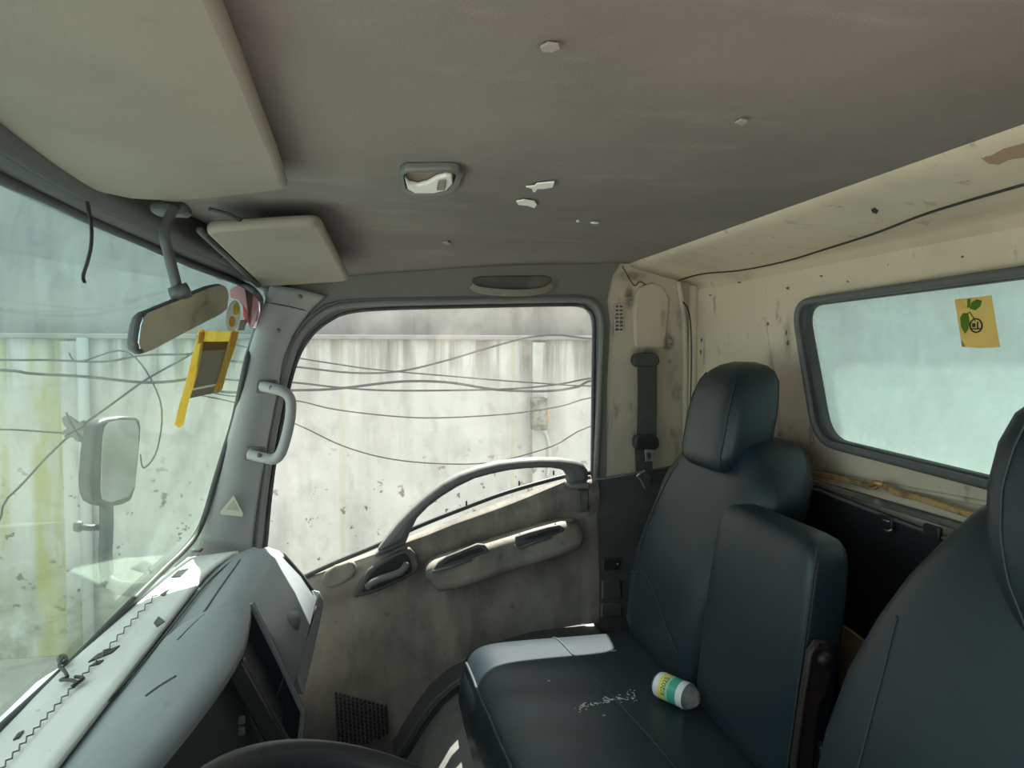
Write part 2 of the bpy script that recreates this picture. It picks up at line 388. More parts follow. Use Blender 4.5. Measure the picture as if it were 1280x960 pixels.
def strung(pts, i, x0, x1):
    yk = CY+.06*i-.1; P3 = [at(u, v, Y=yk) for u, v in pts]
    return [Vector((x0, WY-.07, P3[0].z+.05))]+P3+[Vector((x1, WY-.07, P3[-1].z+.05))]
for i_, (pts, lab, r) in enumerate(cables):
    tag(tube('overhead_cable', strung(pts, i_, -1.15, 2.3+.1*i_), r, cab_m, sm=5), lab, 'cable', 'cables strung along the concrete wall')
wcab = [
 ([(-40,449),(60,450),(130,452),(180,444),(240,442)], 'upper cable seen through the windscreen behind the mirror', .006),
 ([(-40,461),(40,467),(110,471),(180,478),(232,474)], 'lower cable of the pair seen through the windscreen', .008),
 ([(-60,672),(10,622),(60,570),(95,538),(140,505),(185,473),(235,445)], 'slack cable slanting across the windscreen view through the cable knot', .006),
 ([(-40,536),(30,538),(88,540)], 'short level cable ending at the cable knot', .005),
 ([(100,452),(160,440),(200,500),(197,560),(180,585)], 'thin cable looping down behind the passenger side mirror', .005)]
for i_, (pts, lab, r) in enumerate(wcab):
    tag(tube('overhead_cable', strung(pts, i_, -4.2-.1*i_ if i_ < 4 else -1.9, -1.05-.05*i_ if i_ < 3 else (-1.75 if i_ == 3 else -1.5)), r, cab_m, sm=5), lab, 'cable', 'cables seen through the windscreen')
kn = thing('cable_knot', 'dark ragged knot of cables hanging before the drain pipe', 'cable knot', at(95, 538, Y=CY))
kc = at(95, 538, Y=CY); V, Fc = [], []
for k in range(22):
    a = k*math.tau/22; r = .05+.05*((k*7) % 5)/5
    if k in (7, 8): r = .12
    V.append(kc+Vector((math.cos(a)*r, 0, math.sin(a)*r*.8)))
prism('bundle', V, (0, .05, 0), M('knot_dark', (.13,.135,.12), .9), kn, .006)
for k, (du, dv) in enumerate(((-12,-22), (10,22), (16,-10), (-14,8), (18,30))):
    tube('frayed_end', [kc, at(95+du*.6, 538+dv*.5, Y=CY), at(95+du, 538+dv, Y=CY-.02)], .006, cab_m, kn, sm=4)

# ------------------------------------------------------------------ setting: cab shell
Y0, Y1 = .165, 1.96        # driver side opening, passenger side wall
tag(box('floor', (.2, 1.05, -.03), (1.5, 1.85, .06), floor_m, None, .002), 'dark rubber cab floor', kind='structure')
XR = .90
# roof lining
def zceil(y, x=.3):
    ze = lerp(1.252, 1.300, max(0, min(1, (x+.07)/.72)))
    return sinterp([(0, 1.30), (1.60, 1.30), (1.97, ze)], y)
def headl(s, t):
    x = lerp(-.40, .705, s); y = lerp(Y0-.06, 1.975, t)
    z = zceil(y, x)+.006*min(1, (.70-x)*4)*math.sin(x*5)*math.sin(y*4)
    if x < -.30: z -= (-.30-x)*.12
    return (x, y, z)
ceiling = tag(grid('ceiling', headl, 40, 60, fabric), 'stained grey brown fabric roof lining of the cab', kind='structure')
roof_m = M('roof_skin', (.7, .7, .68), .5)
tag(box('trim_1', (.23, 1.03, 1.345), (1.36, 1.98, .03), roof_m, None, .01), 'outer roof skin of the truck cab', kind='structure')
# torn flecks in the lining
pale_f = M('pale_lining_spot', (.31,.285,.27), .9)
def fleck(pts, lab, mt=None):
    P3 = [at(u, v, Z=1.2965) for u, v in pts]
    P3 = [Vector((p.x, p.y, headl((p.x+.40)/1.105, (p.y-Y0+.06)/(1.975-Y0+.06))[2]-.0025)) for p in P3]
    o = prism('lining_tear', P3, (0, 0, -.0025), mt or white_m, ceiling, .0006)
    if lab: o['label'] = lab
fleck([(657,229),(668,228),(671,225),(682,224),(693,223),(691,229),(680,231),(672,231),(669,235),(666,235),(665,231)], 'long white tear in the roof lining')
fleck([(645,247),(655,245),(668,247),(671,251),(668,255),(660,252),(648,251)], 'short white tear in the roof lining')
fleck([(738,275),(743,274),(749,275),(744,276.5)], None)
fleck([(720,273),(723,271),(725,274)], None)
fleck([(553,303),(560,302),(564,304),(558,305)], None, pale_f)
fleck([(675,62),(685,57),(698,59),(700,64),(690,68),(678,67)], None, pale_f)
fleck([(918,154),(926,150),(935,152),(928,157)], None, pale_f)

# rear wall with rounded window opening, plus rolled rear header
def rrect(pts, r, n=6):
    """round the corners of a 2-D/3-D polygon"""
    out = []; m = len(pts); pts = [Vector(p) for p in pts]
    for i in range(m):
        p0, p1, p2 = pts[i-1], pts[i], pts[(i+1) % m]
        a = p1+(p0-p1).normalized()*r; b = p1+(p2-p1).normalized()*r
        for k in range(n+1):
            t = k/n; out.append(a*(1-t)**2+p1*2*t*(1-t)+b*t*t)
    return out
win = [Vector((XR, 1.415, 1.155)), Vector((XR, 1.325, .868)), Vector((XR, .66, .848)), Vector((XR, .60, 1.165))]
winr = rrect(win, .06)
outer = [Vector((XR, 1.97, -.02)), Vector((XR, 1.97, 1.29)), Vector((XR, Y0-.04, 1.29)), Vector((XR, Y0-.04, -.02))]
wr = tag(plate('wall_rear', outer, [winr], (.03, 0, 0), cream), 'cream painted steel rear wall of the cab with flaking scuffs', kind='structure')
prof = [(.700,1.296), (.698,1.302), (.705,1.318), (.93,1.318), (.93,1.22), (.899,1.228), (.893,1.240), (.882,1.2465), (.86,1.2515), (.76,1.277), (.732,1.283), (.716,1.287)]
V = []; Fc = []
ys = [Y0-.04+(1.97-Y0+.04)*k/20 for k in range(21)]
for y in ys:
    for (x, z) in prof: V.append((x, y, z))
k = len(prof)
for i in range(20):
    for q in range(k): Fc.append((i*k+q, i*k+(q+1) % k, (i+1)*k+(q+1) % k, (i+1)*k+q))
Fc.append(tuple(range(k))); Fc.append(tuple(20*k+q for q in range(k)))
rh = mesh('rear_header', V, Fc, cream, wr, smooth=True, sangle=35)
def on_header(u, v, drop=.002):
    p = at(u, v, X=.8)
    for _ in range(60):
        z = interp(sorted([(1.228,.899),(1.240,.893),(1.2465,.882),(1.2515,.86),(1.277,.76),(1.283,.732),(1.296,.700)]), p.z)
        p = at(u, v, X=lerp(p.x, z, .35))
    d = _f + _r*((u-640)/FPX) - _u*((v-480)/FPX)
    return p - d.normalized()*drop
prism('bare_patch', [on_header(u, v) for u, v in ((1222,193),(1245,187),(1281,178),(1300,176),(1300,205),(1281,196),(1262,199),(1250,205),(1236,204))], (-.0006,0,-.001), brown_m, wr, .0003)
prism('paint_chip', [on_header(u, v) for u, v in ((1089,262),(1093,260),(1098,263),(1096,267),(1091,265))], (-.0004,0,-.001), ink, wr, .0002)
# pressed beads in the rear wall
for pts, r in (([(955,398),(960,430),(968,480),(976,545)], .007), ([(872,352),(900,346),(1000,334),(1100,308),(1300,259)], .003), ([(995,590),(1090,603),(1170,618),(1300,642)], .005)):
    tube('pressed_bead', [at(u, v, X=XR) for u, v in pts], r, cream, wr, sm=5)
chips = [(924,353,5,3),(985,360,4,4),(888,369,4,2),(1027,345,4,2),(1060,352,3,2),(1100,360,4,2),(1160,275,3,2),(1203,321,3,3),(1215,268,3,2),(1110,331,2,2),(876,440,2,6),(877,425,2,4),(983,415,2,7),(985,428,3,6),(960,405,2,4)]
chip_m = M('chipped_paint', (.13,.10,.085), .8)
for (u, v, w, h) in chips:
    w *= .65; h *= .65
    p = [at(u+w*math.cos(a)*random.uniform(.5,1.1)*(1), v+h*math.sin(a)*random.uniform(.5,1.1), X=XR) for a in [i*math.tau/7 for i in range(7)]]
    prism('paint_chip', p, (-.0008, 0, 0), chip_m, wr, .0002)

# rear window: gasket and clouded pane
w2 = thing('window_2', 'clouded bluish rear window of the cab', None, (XR, 1.05, .85), kind='structure')
c2 = sum(win, Vector())/4
inner = rrect([p+(c2-p).normalized()*.028 for p in win], .05)
band('gasket', winr, inner, (-.022, 0, 0), rubber, w2, .006, closed=True)
tube('gasket_lip', [p+Vector((-.022,0,0)) for p in winr], .008, seal_grey, w2, closed=True)
plate('pane', [p+Vector((.012,0,0)) for p in rrect([p+(c2-p).normalized()*.005 for p in win], .055)], [], (.004,0,0), rear_glass, w2)

# passenger side: cream B panel, grey header and A pillar, dark lower trim
seal_out = [(748,690),(748,600),(757,480),(760,410),(757,385),(745,370),(720,367),(600,369),(480,371),(426,373.5),(404,379),(385,394),(374,406),(364,424),(356,442),(348,479),(338,530),(329,581),(322,630),(316,676),(313,700)]
YS = 1.955
SI = [(741,690),(741,600),(742,480),(743,412),(741,394),(733,385),(715,381),(600,383),(480,386),(433,391),(411,401),(394,414),(388,422),(382,429),(373,446),(363,477),(352,530),(343,581),(337,630),(333,676),(330,700)]
so = [at(u, v, Y=YS) for u, v in seal_out]
bot = [Vector((so[-1].x-.02, YS, -.05)), Vector((so[0].x, YS, -.05))]
outl = [Vector((.635, YS, -.06)), Vector((.635, YS, .60)), at(759, 480, Y=YS), at(763, 405, Y=YS), at(759, 376, Y=YS), at(766, 344, Y=YS), Vector((.69, YS, 1.325)), Vector((-.20, YS, 1.325)), Vector((-.33, YS, 1.315)),
        at(332, 372, Y=YS), at(328, 392, Y=YS), at(312, 440, Y=YS), at(292, 521, Y=YS), at(267, 608, Y=YS), at(250, 665, Y=YS), Vector((-.52, YS, .5)), Vector((-.52, YS, -.06))]
t2 = tag(plate('trim_2', outl, [[p.lerp(at(q[0], q[1], Y=YS), .3) for p, q in zip(so, SI)]+bot], (0, .02, 0), header_grey), 'grey plastic header and pillar trim around the passenger door', kind='structure')
wrt = tag(plate('wall_right', [Vector((.615, YS+.004, -.06)), at(748, 600, Y=YS+.004), at(760, 420, Y=YS+.004), at(757, 385, Y=YS+.004), at(748, 364, Y=YS+.004), at(765, 340, Y=YS+.004), Vector((.68, YS+.004, 1.325)), Vector((.91, YS+.004, 1.325)), Vector((.91, YS+.004, -.06))], [], (0, .02, 0), creamb), 'dirty cream steel pillar panel behind the passenger door', kind='structure')
blots(creamb, [(tuple(at(u, v, Y=1.955)), r, st, (.045,.04,.036), k) for u, v, r, st, k in ((836,428,.026,(1,1,1.3),.95), (787,372,.030,(.7,1,1.6),.8), (808,440,.045,(1.2,1,.5),.75), (790,345,.03,(2,1,.7),.6), (838,452,.012,(1,1,1),.6), (850,400,.02,(.8,1,3),.35), (828,395,.018,(.7,1,3),.4))])
blots(cream, [(tuple(at(u, v, X=.9)), r, st, (.15,.125,.10), k) for u, v, r, st, k in ((985,425,.04,(1,.6,1.8),.5), (965,470,.035,(1,.5,2.4),.45), (880,440,.02,(1,.5,3),.5), (1000,570,.10,(1,1.6,.5),.6), (930,345,.05,(1,2,.4),.3), (1060,600,.06,(1,3,.3),.5))])  # dirt blots; those below the window also put its shading into the colour
# pressed column, corner roll and screw holes on the pillar panel
YP = YS
cyl = [at(u, v, Y=YP-.004) for u, v in ((794,436),(792,400),(793,372),(800,358),(815,352),(830,357),(838,372),(836,400),(833,436))]
prism('pressed_column', cyl, (0, .016, 0), creamb, wrt, .008, 3)
tube('corner_roll', [at(848,352,Y=1.956), at(855,400,Y=1.956), at(857,480,Y=1.956), at(855,600,Y=1.956)], .009, creamb, wrt, sm=5)
tube('corner_fillet', [Vector((.895, 1.95, 1.24)), Vector((.895, 1.95, .0))], .016, cream, wrt)
# A pillar cover
AL = [(338,356),(334,372),(328,386),(319,415),(309,447),(293,521),(280,565),(267,608),(255,648),(244,672)]
AR = [(408,370),(392,384),(380,398),(366,418),(355,444),(341,517),(333,560),(325,606),(319,648),(314,690)]
def pil(s, t):
    k = t*(len(AL)-1); i = min(int(k), len(AL)-2); f = k-i
    a = at(lerp(AL[i][0], AL[i+1][0], f), lerp(AL[i][1], AL[i+1][1], f), Y=1.885)
    b = at(lerp(AR[i][0], AR[i+1][0], f), lerp(AR[i][1], AR[i+1][1], f), Y=1.945)
    p = a.lerp(b, s); bul = math.sin(math.pi*s)**.7*.022
    return p+Vector((.35*bul, -bul, 0))
tr3 = tag(grid('trim_3', pil, 14, 30, pillar_grey, None, .006), 'light grey plastic cover of the windscreen pillar', kind='structure')
# seam between header and pillar cover, screw caps
tube('cover_seam', [pil(s, .16)+Vector((.0015,-.004,0)) for s in (0,.2,.4,.6,.8,1)], .0015, rubber, tr3)
for s, t in ((.55, .06), (.5, .32)):
    p = pil(s, t); tube('screw_cap', [p, p+Vector((.003,-.006,0))], .006, header_grey, tr3)
# lower B pillar trim
lt = [at(u, v, Y=YS-.012) for u, v in ((745,602),(752,599),(800,592),(848,583),(852,620))]+[Vector((.88, YS-.012, -.02)), Vector((.62, YS-.012, -.02)), at(742, 775, Y=YS-.012)]
t4 = tag(prism('trim_4', lt, (0, .012, 0), trim_dark, None, .004), 'dark grey plastic trim below the belt pillar', kind='structure')
tube('top_ridge', [at(745,600,Y=YS-.016), at(800,591,Y=YS-.016), at(848,582,Y=YS-.016)], .004, seal_grey, t4)
pp = at(764, 705, Y=YS-.018); box('blank_switch', pp, (.05, .012, .035), blackp, t4, .003); tube('screw', [at(772,705,Y=YS-.024), at(772,705,Y=YS-.028)], .003, chrome, t4)
pp = at(764, 730, Y=YS-.016); box('lower_panel', pp+Vector((0,0,-.015)), (.055, .01, .05), trim_dark, t4, .003)
pp = at(764, 762, Y=YS-.016); box('lower_panel', pp, (.06, .01, .04), trim_dark, t4, .003)

# windscreen surface
def xws(y, z):
    w = (y-1.07)/.81; w2 = min(w*w, 1.2)
    return lerp(-.405-(1.24-z)*.165, -.294-(1.15-z)*.262, w2)
def on_ws(u, v, off=0):
    X = -.4
    for _ in range(40):
        p = at(u, v, X=X); X = lerp(X, xws(p.y, p.z)+off, .7)
    return p
def ztop(y):
    w = (y-1.07)/.81; return 1.243-.03*w*w
def zbot(y):
    w = (y-1.07)/.81; return .515+.04*w*w
w1 = thing('window_1', 'dusty greenish windscreen of the truck', None, (-.45, 1.07, .5), kind='structure')
def wsf(s, t):
    y = lerp(.20, 1.92, s); z = lerp(zbot(y)-.03, ztop(y)+.03, t)
    return (xws(y, z)-.004, y, z)
grid('pane', wsf, 40, 20, ws_glass, w1, .004)
# gasket around the visible edge on the passenger side
gp = [(-60,182),(0,222),(60,249),(120,278),(180,304),(240,331),(280,346),(303,355),(318,364),(326,376),(327,390),(319,415),(309,447),(293,521),(280,565),(267,608),(255,648),(243,672),(225,693),(208,709),(160,757),(100,818),(50,866),(0,912),(-60,970)]
tube('gasket', [on_ws(u, v, .004) for u, v in gp], .0075, rubber, w1, sm=4)
# windscreen header trim
def hdr(prof):
    V, Fc = [], []; n = 24; k = len(prof)
    for i in range(n+1):
        y = lerp(.16, 1.95, i/n); zt = ztop(y)
        for dx, dz in prof: V.append((xws(y, zt)+dx, y, zt+dz))
    for i in range(n):
        for q in range(k): Fc.append((i*k+q, i*k+(q+1) % k, (i+1)*k+(q+1) % k, (i+1)*k+q))
    Fc.append(tuple(range(k))); Fc.append(tuple(n*k+q for q in range(k)))
    return V, Fc
V, Fc = hdr([(-.02,-.004), (.006,-.004), (.022,.004), (.026,.012), (.026,.07), (-.02,.08)])
t5 = tag(mesh('trim_5', V, Fc, seal_grey, None, smooth=True, sangle=30), 'grey plastic strip along the top of the windscreen', kind='structure')
V, Fc = hdr([(.024,.006), (.030,.006), (.034,.012), (.040,.018), (.046,.060), (.024,.066)])
mesh('upper_ridge', V, Fc, trim_dark, t5, smooth=True, sangle=30)
# bulkhead below the dash
tag(box('wall_front', (-.50, 1.05, .22), (.06, 1.82, .56), trim_dark, None, .01), 'dark bulkhead under the dashboard', kind='structure')

# unseen driver side door, added to block light from the lower cab
YL = .125
def left_pt(u, v):
    p = at(u, v, Y=1.968); return Vector((p.x, YL, p.z))
lh = [left_pt(u, v) for u, v in SI[1:-1]]+[Vector((-.28, YL, .43)), Vector((-.01, YL, .512)), Vector((.2, YL, .588)), Vector((.4, YL, .652))]
lo_ = [Vector((.93, YL, -.06)), Vector((.93, YL, 1.33)), Vector((-.34, YL, 1.33)), Vector((-.30, YL, 1.20)), Vector((-.44, YL, .62)), Vector((-.52, YL, .5)), Vector((-.52, YL, -.06))]
wlf = tag(plate('wall_left_added', lo_, [lh], (0, -.03, 0), doorp), 'unseen driver side door and pillar trim added to shade the lower cab', kind='structure')
# wheel arch hump under the passenger bench
arch = [(-.01,-.06), (.01,-.03), (.05,.03), (.09,.092), (.135,.148), (.18,.184), (.225,.212), (.30,.245), (.42,.27), (.60,.28), (.60,-.06)]
prism('wheel_arch', [Vector((x, 1.95, z)) for x, z in arch], (0, -.11, 0), trim_dark, None, .006)
wa = bpy.data.objects['wheel_arch']; tag(wa, 'dark curved wheel arch hump beside the passenger bench', kind='structure')
a2 = [(x+.022, z-.018) for x, z in arch[:-1]]+[(.60,-.06)]
prism('arch_mat', [Vector((x, 1.85, z)) for x, z in a2], (0, -.55, 0), arch_m, wa, .012)
tube('arch_edge', [Vector((x+.012, 1.838, z-.006)) for x, z in arch[:-1]], .007, rubber, wa, sm=3)

# ------------------------------------------------------------------ passenger door
d1 = thing('door_1', 'dirty tan passenger door with arched grab bar', None, (.2, 1.97, 0), kind='structure')
belt = [(-.36,.372), (-.215,.445), (-.01,.512), (.2,.588), (.4,.652), (.525,.692), (.61,.70)]
archz = [(-.02,-.10), (.0,-.04), (.048,.03), (.134,.152), (.22,.212), (.32,.25), (.62,.29)]
def dpan(s, t):
    x = lerp(-.36, .607, s); zt = sinterp(belt, x) if False else interp(belt, x)-.003; zb = -.08 if x < -.01 else interp(archz, x)
    z = lerp(zt, zb, t); d = zt-z
    y = sinterp([(0, 1.985), (.012, 1.952), (.045, 1.938), (.11, 1.956), (.19, 1.948), (.30, 1.938), (.6, 1.930)], d)
    # a diagonal fold running down from the armrest
    fx = .16+(.40-z)*.30; y -= .014*math.exp(-((x-fx)/.028)**2)*(1 if z < .40 else 0)*max(0, min(1, (z-.15)/.06))
    # rear upright
    if x > .565: y -= .012*min(1, (x-.565)/.012)
    return (x, y, z)
grid('trim_panel', dpan, 90, 60, doorp, d1)
box('outer_skin', (.13, 2.03, .2), (.98, .02, .44), roof_m, d1, .004)
# window frame ring and rubber run
seal_in = [(741,690),(741,600),(742,480),(743,412),(741,394),(733,385),(715,381),(600,383),(480,386),(433,391),(411,401),(394,414),(382,429),(373,446),(363,477),(352,530),(343,581),(337,630),(333,676),(330,700)]
n = len(seal_in); so2 = [seal_out[i] for i in range(len(seal_out))]
so2 = [(748,690),(748,600),(757,480),(760,410),(757,388),(745,372),(720,368),(600,370),(480,372),(426,374.5),(404,380),(385,395),(374,408),(363,428),(348,480),(338,530),(329,581),(322,630),(316,676),(313,700)]
band('window_frame', [at(u, v, Y=1.945) for u, v in so2], [at(u, v, Y=1.968) for u, v in seal_in], (0, .03, 0), seal_grey, d1, .006)
mid = [((a[0]*.55+b[0]*.45), (a[1]*.55+b[1]*.45)) for a, b in zip(so2, seal_in)]
tube('weather_strip', [at(u, v, Y=1.952) for u, v in mid], .009, header_grey, d1, sm=3)
tube('window_run', [at(u, v, Y=1.966) for u, v in seal_in], .005, rubber, d1, sm=3)
pane = [at(u, v, Y=1.99) for u, v in seal_in]
gz = [Vector((x, 1.99, interp(belt, x)-.05)) for x in (-.30, -.1, .1, .3, .5)]
plate('pane', [p for p in pane[1:-1]]+gz, [], (0, .004, 0), door_glass, d1)
bs = [(374,724),(420,703),(473,681),(518,660),(575,637),(635,615),(707,595),(738,591)]
tube('belt_seal', [at(u, v, Y=1.972) for u, v in bs], .0065, rubber, d1, sm=4)
for u, v in ((583,631),(649,606),(692,593)): tube('seal_clip', [at(u, v+1, Y=1.965), at(u, v-5, Y=1.965)], .0025, rubber, d1)
# arched grab bar
bo = [(470,692),(483,674),(497,656),(514,638),(532,621.6),(552,606),(573,594),(597,585),(621,578.6),(650,575),(676,573.4),(702,574),(721,577),(731,581),(736,589),(737,604)]
bi = [(508,676),(512,668),(521.6,649),(535,635),(552.5,621.6),(572,609.5),(594,599),(614,593.5),(635,589),(655,586.5),(675,585.5),(690,585.5),(702,587.5),(708,590.5),(711,596),(711,606)]
band('grab_bar', [at(u, v, Y=1.895) for u, v in bo], [at(u, v, Y=1.895) for u, v in bi], (0, .05, 0), door_bar, d1, .012)
pr = [at(u, v, Y=1.935) for u, v in ((466,697),(490,672),(512,668),(506,682))]; prism('bar_foot', pr, (0, .03, 0), door_bar, d1, .006)
pr = [at(u, v, Y=1.91) for u, v in ((709,604),(738,602),(738,612),(712,611))]; prism('bar_foot', pr, (0, .05, 0), doorp, d1, .006)
# armrest bolster
bol = [(530,713),(545,704),(566,697),(600,686),(635,675),(670,664),(704,654.5),(722,654),(731,660),(733,676),(728,689),(700,699),(650,714),(610,727),(573,739),(552,742),(541,738),(534,727)]
bolp = [at(u, v, Y=1.872) for u, v in bol]
arm = prism('armrest', bolp, (0, .09, 0), doorp, d1, .026, 5)
for o_, i_ in (([(540,714),(548,703),(558,696),(580,687),(597,680),(606,681),(613,689),(590,698),(562,708)], [(552,707),(562,698),(585,689),(600,684),(606,688),(585,696)]),
               ([(644,680),(645,671),(660,666),(685,659),(699,656),(705,659),(706,664),(690,670),(665,678),(648,684)], [(650,675),(664,670),(688,662),(699,660),(700,664),(668,674)])):
    cup = prism('grip_cup', [at(u, v, Y=1.868) for u, v in o_], (0, .012, 0), door_dark, arm, .003)
    prism('grip_recess', [at(u, v, Y=1.8665) for u, v in i_], (0, .004, 0), blackp, arm, .001)
    tube('grip_lip', [at(u, v+1, Y=1.866) for u, v in (o_[0], o_[-1], o_[-2], o_[-3] if len(o_) > 9 else o_[-2])], .004, door_bar, arm)
# inner handle
ih = [(442,748),(449,730),(460,713),(478,700),(500,689),(512,685),(519,692),(524,708),(522,715),(505,725),(480,737),(460,744)]
hb = prism('handle_bezel', [at(u, v, Y=1.925) for u, v in ih], (0, .02, 0), door_dark, d1, .005)
ihc = (485, 715)
prism('handle_recess', [at(lerp(u, ihc[0], .22), lerp(v, ihc[1], .22), Y=1.9225) for u, v in ih], (0, .006, 0), blackp, hb, .002)
tube('lever', [at(u, v, Y=y) for u, v, y in ((459,734,1.918),(470,726,1.908),(488,720,1.903),(502,714,1.906),(509,704,1.916))], .010, door_bar, hb, sm=5)
# small oval speaker cover
ov = [(404,731),(402,726),(407,716),(418,708),(436,702),(443,703),(446,713),(441,722),(428,731),(415,736),(407,735)]
prism('speaker_cover', [at(u, v, Y=1.928) for u, v in ov], (0, .02, 0), doorp, d1, .008, 3)
pr = [at(u, v, Y=1.925) for u, v in ((723,613),(736,612),(736,640),(724,641))]; prism('lock_button_plate', pr, (0, .01, 0), door_dark, d1, .003)
# woofer grille holes
V, Fc = [], []
for i in range(13):
    for j in range(12):
        u, v = 420+i*5.2+j*.3, 868+j*5.2+i*1.4
        if v < 872 and u > 470: continue
        if (u-450)*.55+(v-900) > 38 or (u-450)*.8-(v-900)*.35 > 36: continue
        c = at(u, v, Y=1.926); b0 = len(V)
        for q in range(6): V.append(c+Vector((.0042*math.cos(q*math.tau/6), 0, .0042*math.sin(q*math.tau/6))))
        for q in range(6): V.append(c+Vector((.0042*math.cos(q*math.tau/6), .006, .0042*math.sin(q*math.tau/6))))
        Fc.append(tuple(range(b0, b0+6))); Fc += [(b0+q, b0+(q+1) % 6, b0+6+(q+1) % 6, b0+6+q) for q in range(6)]
gh = mesh('grille_holes', V, Fc, dash_dark, d1); gh['kind'] = 'stuff'

# A pillar grab handle
gh = thing('pillar_grab_handle', 'grey plastic grab handle screwed to the windscreen pillar', 'grab handle', at(330, 575, Y=1.9))
tube('grip', [at(u, v, Y=y) for u, v, y in ((328,483,1.865),(342,486,1.845),(355,490,1.835),(363,500,1.835),(363,520,1.835),(358,545,1.835),(351,566,1.835),(342,574,1.84),(328,572,1.85),(312,568,1.865))], .0135, pillar_grey, gh, sm=5)
for u, v in ((331,484),(316,568)):
    prism('mount', [at(u+a, v+b, Y=1.868) for a, b in ((-10,-9),(12,-9),(12,8),(-12,8))], (.008, .016, 0), door_dark, gh, .004)
    tube('screw', [at(u+8, v+1, Y=1.842), at(u+8, v+1, Y=1.834)], .006, seal_grey, gh)
# triangle sticker
st = thing('warning_sticker', 'faded triangular warning sticker on the windscreen pillar', 'sticker', at(290, 645, Y=1.86))
def onp(u, v, d=.001):
    return at(u, v, Y=1.872-d)
prism('paper', [onp(u, v) for u, v in ((292,619),(304,642),(303,646),(276,643),(275,640))], (0, .0012, 0), grey_sign, st, .0003)
prism('mark', [onp(u, v, .002) for u, v in ((292,625),(299,639),(282,637))], (0, .001, 0), M('sticker_mark', (.30,.285,.24), .7), st, .0002)
# header assist grip
ag = thing('assist_grip', 'recessed oval assist grip in the header above the door', 'assist grip', at(640, 366, Y=1.94))
prism('recess', [at(u, v, Y=1.948) for u, v in ((590,348),(600,345),(680,344),(690,347),(688,362),(676,366),(604,367),(592,362))], (0, .012, 0), door_dark, ag, .004)
tube('lip', [at(u, v, Y=y) for u, v, y in ((590,357,1.944),(598,362,1.936),(620,365,1.93),(645,366,1.928),(668,365,1.93),(684,361,1.938),(690,355,1.945))], rectprof(.018, .012), visor_m, ag, sm=4, upv=(0,0,1))

# ------------------------------------------------------------------ dashboard
da = thing('dashboard', 'long grey plastic dashboard with dusty pale ledge under the windscreen', 'dashboard', (-.35, 1.05, .05))
# main body: sections along Y, profile points (x,z)
def dsec(y):
    e = y
    pas = [(-.545,.505), (-.47,.535), (-.375,.556), (-.345,.563), (-.300,.580), (-.262,.590), (-.235,.580), (-.185,.520), (-.150,.462), (-.205,.300), (-.25,.12), (-.30,.03)]
    cen = [(-.565,.500), (-.48,.530), (-.375,.556), (-.345,.565), (-.300,.592), (-.262,.604), (-.245,.606), (-.235,.580), (-.235,.520), (-.235,.300), (-.26,.12), (-.32,.03)]
    t = max(0, min(1, (1.36-y)/.06)); t = t*t*(3-2*t)
    return [(lerp(a[0], b[0], t), lerp(a[1], b[1], t)) for a, b in zip(pas, cen)]
yy = [Y0+.05, .4, .6, .8, 1.0, 1.2, 1.28, 1.30, 1.32, 1.34, 1.36, 1.40, 1.5, 1.6, 1.7, 1.76, 1.79, 1.805]
V, Fc = [], []; k = 12
for y in yy:
    sc = 1.0 if y < 1.76 else 1-(y-1.76)/.045*.10
    for i, (x, z) in enumerate(dsec(y)):
        if i >= 5: x = lerp(-.30, x, sc); z = lerp(.35, z, sc) if i < 9 else z
        V.append((x, y, z))
for i in range(len(yy)-1):
    for q in range(k-1): Fc.append((i*k+q, i*k+q+1, (i+1)*k+q+1, (i+1)*k+q))
Fc.append(tuple((len(yy)-1)*k+q for q in range(k)))
db = mesh('body', V, Fc, dash_m, da, smooth=True, sangle=38)
# pale ledge (defroster strip)
def ledge(s, t):
    y = lerp(Y0+.05, 1.83, s); zb = zbot(y)
    a = Vector((xws(y, zb)+.004, y, .522+.03*((y-1.07)/.81)**2)); b = Vector((-.375+(.035*max(0, (y-1.6)/.23)**2), y, .559))
    p = a.lerp(b, t); p.z += .004; return p
lg = grid('defroster_ledge', ledge, 60, 8, ledge_m, da, .006)
def onl(u, v, h=.006):
    p = at(u, v, Z=.55)
    for _ in range(20):
        y = p.y; zb = zbot(y); a = xws(y, zb); z = lerp(.526+.03*((y-1.07)/.81)**2, .563, max(0, min(1, (p.x-a)/(-.375-a))))
        p = at(u, v, Z=z+h)
    return p
tube('ledge_seam', [onl(u, v, .0) for u, v in ((40,980),(110,902),(160,850),(210,790),(255,733),(285,705),(312,686))], .0016, blackp, da, sm=4)
for q in ([(214,721),(222,713),(236,710),(226,720)], [(200,743),(207,738),(212,736),(205,744)], [(110,827),(122,817),(150,806),(140,815)], [(112,832),(120,826),(130,824),(124,829)], [(238,688),(243,685),(254,685),(250,689)], [(16,924),(22,916),(30,912),(24,921)], [(198,770),(192,778),(196,783),(206,776)]):
    prism('defroster_slot', [onl(u, v, .005) for u, v in q], (0, 0, -.004), dash_dark, lg, .0005)
zz = []
for k_ in range(46):
    t = k_/45; u = lerp(0, 196, t); v = lerp(962, 742, t**.98)
    zz.append(onl(u+(2.0 if k_ % 2 else -1.5), v+(1.5 if k_ % 2 else -1), .007))
tube('cracked_joint', zz, .0011, M('crack_dark', (.17,.17,.155), .8), da)
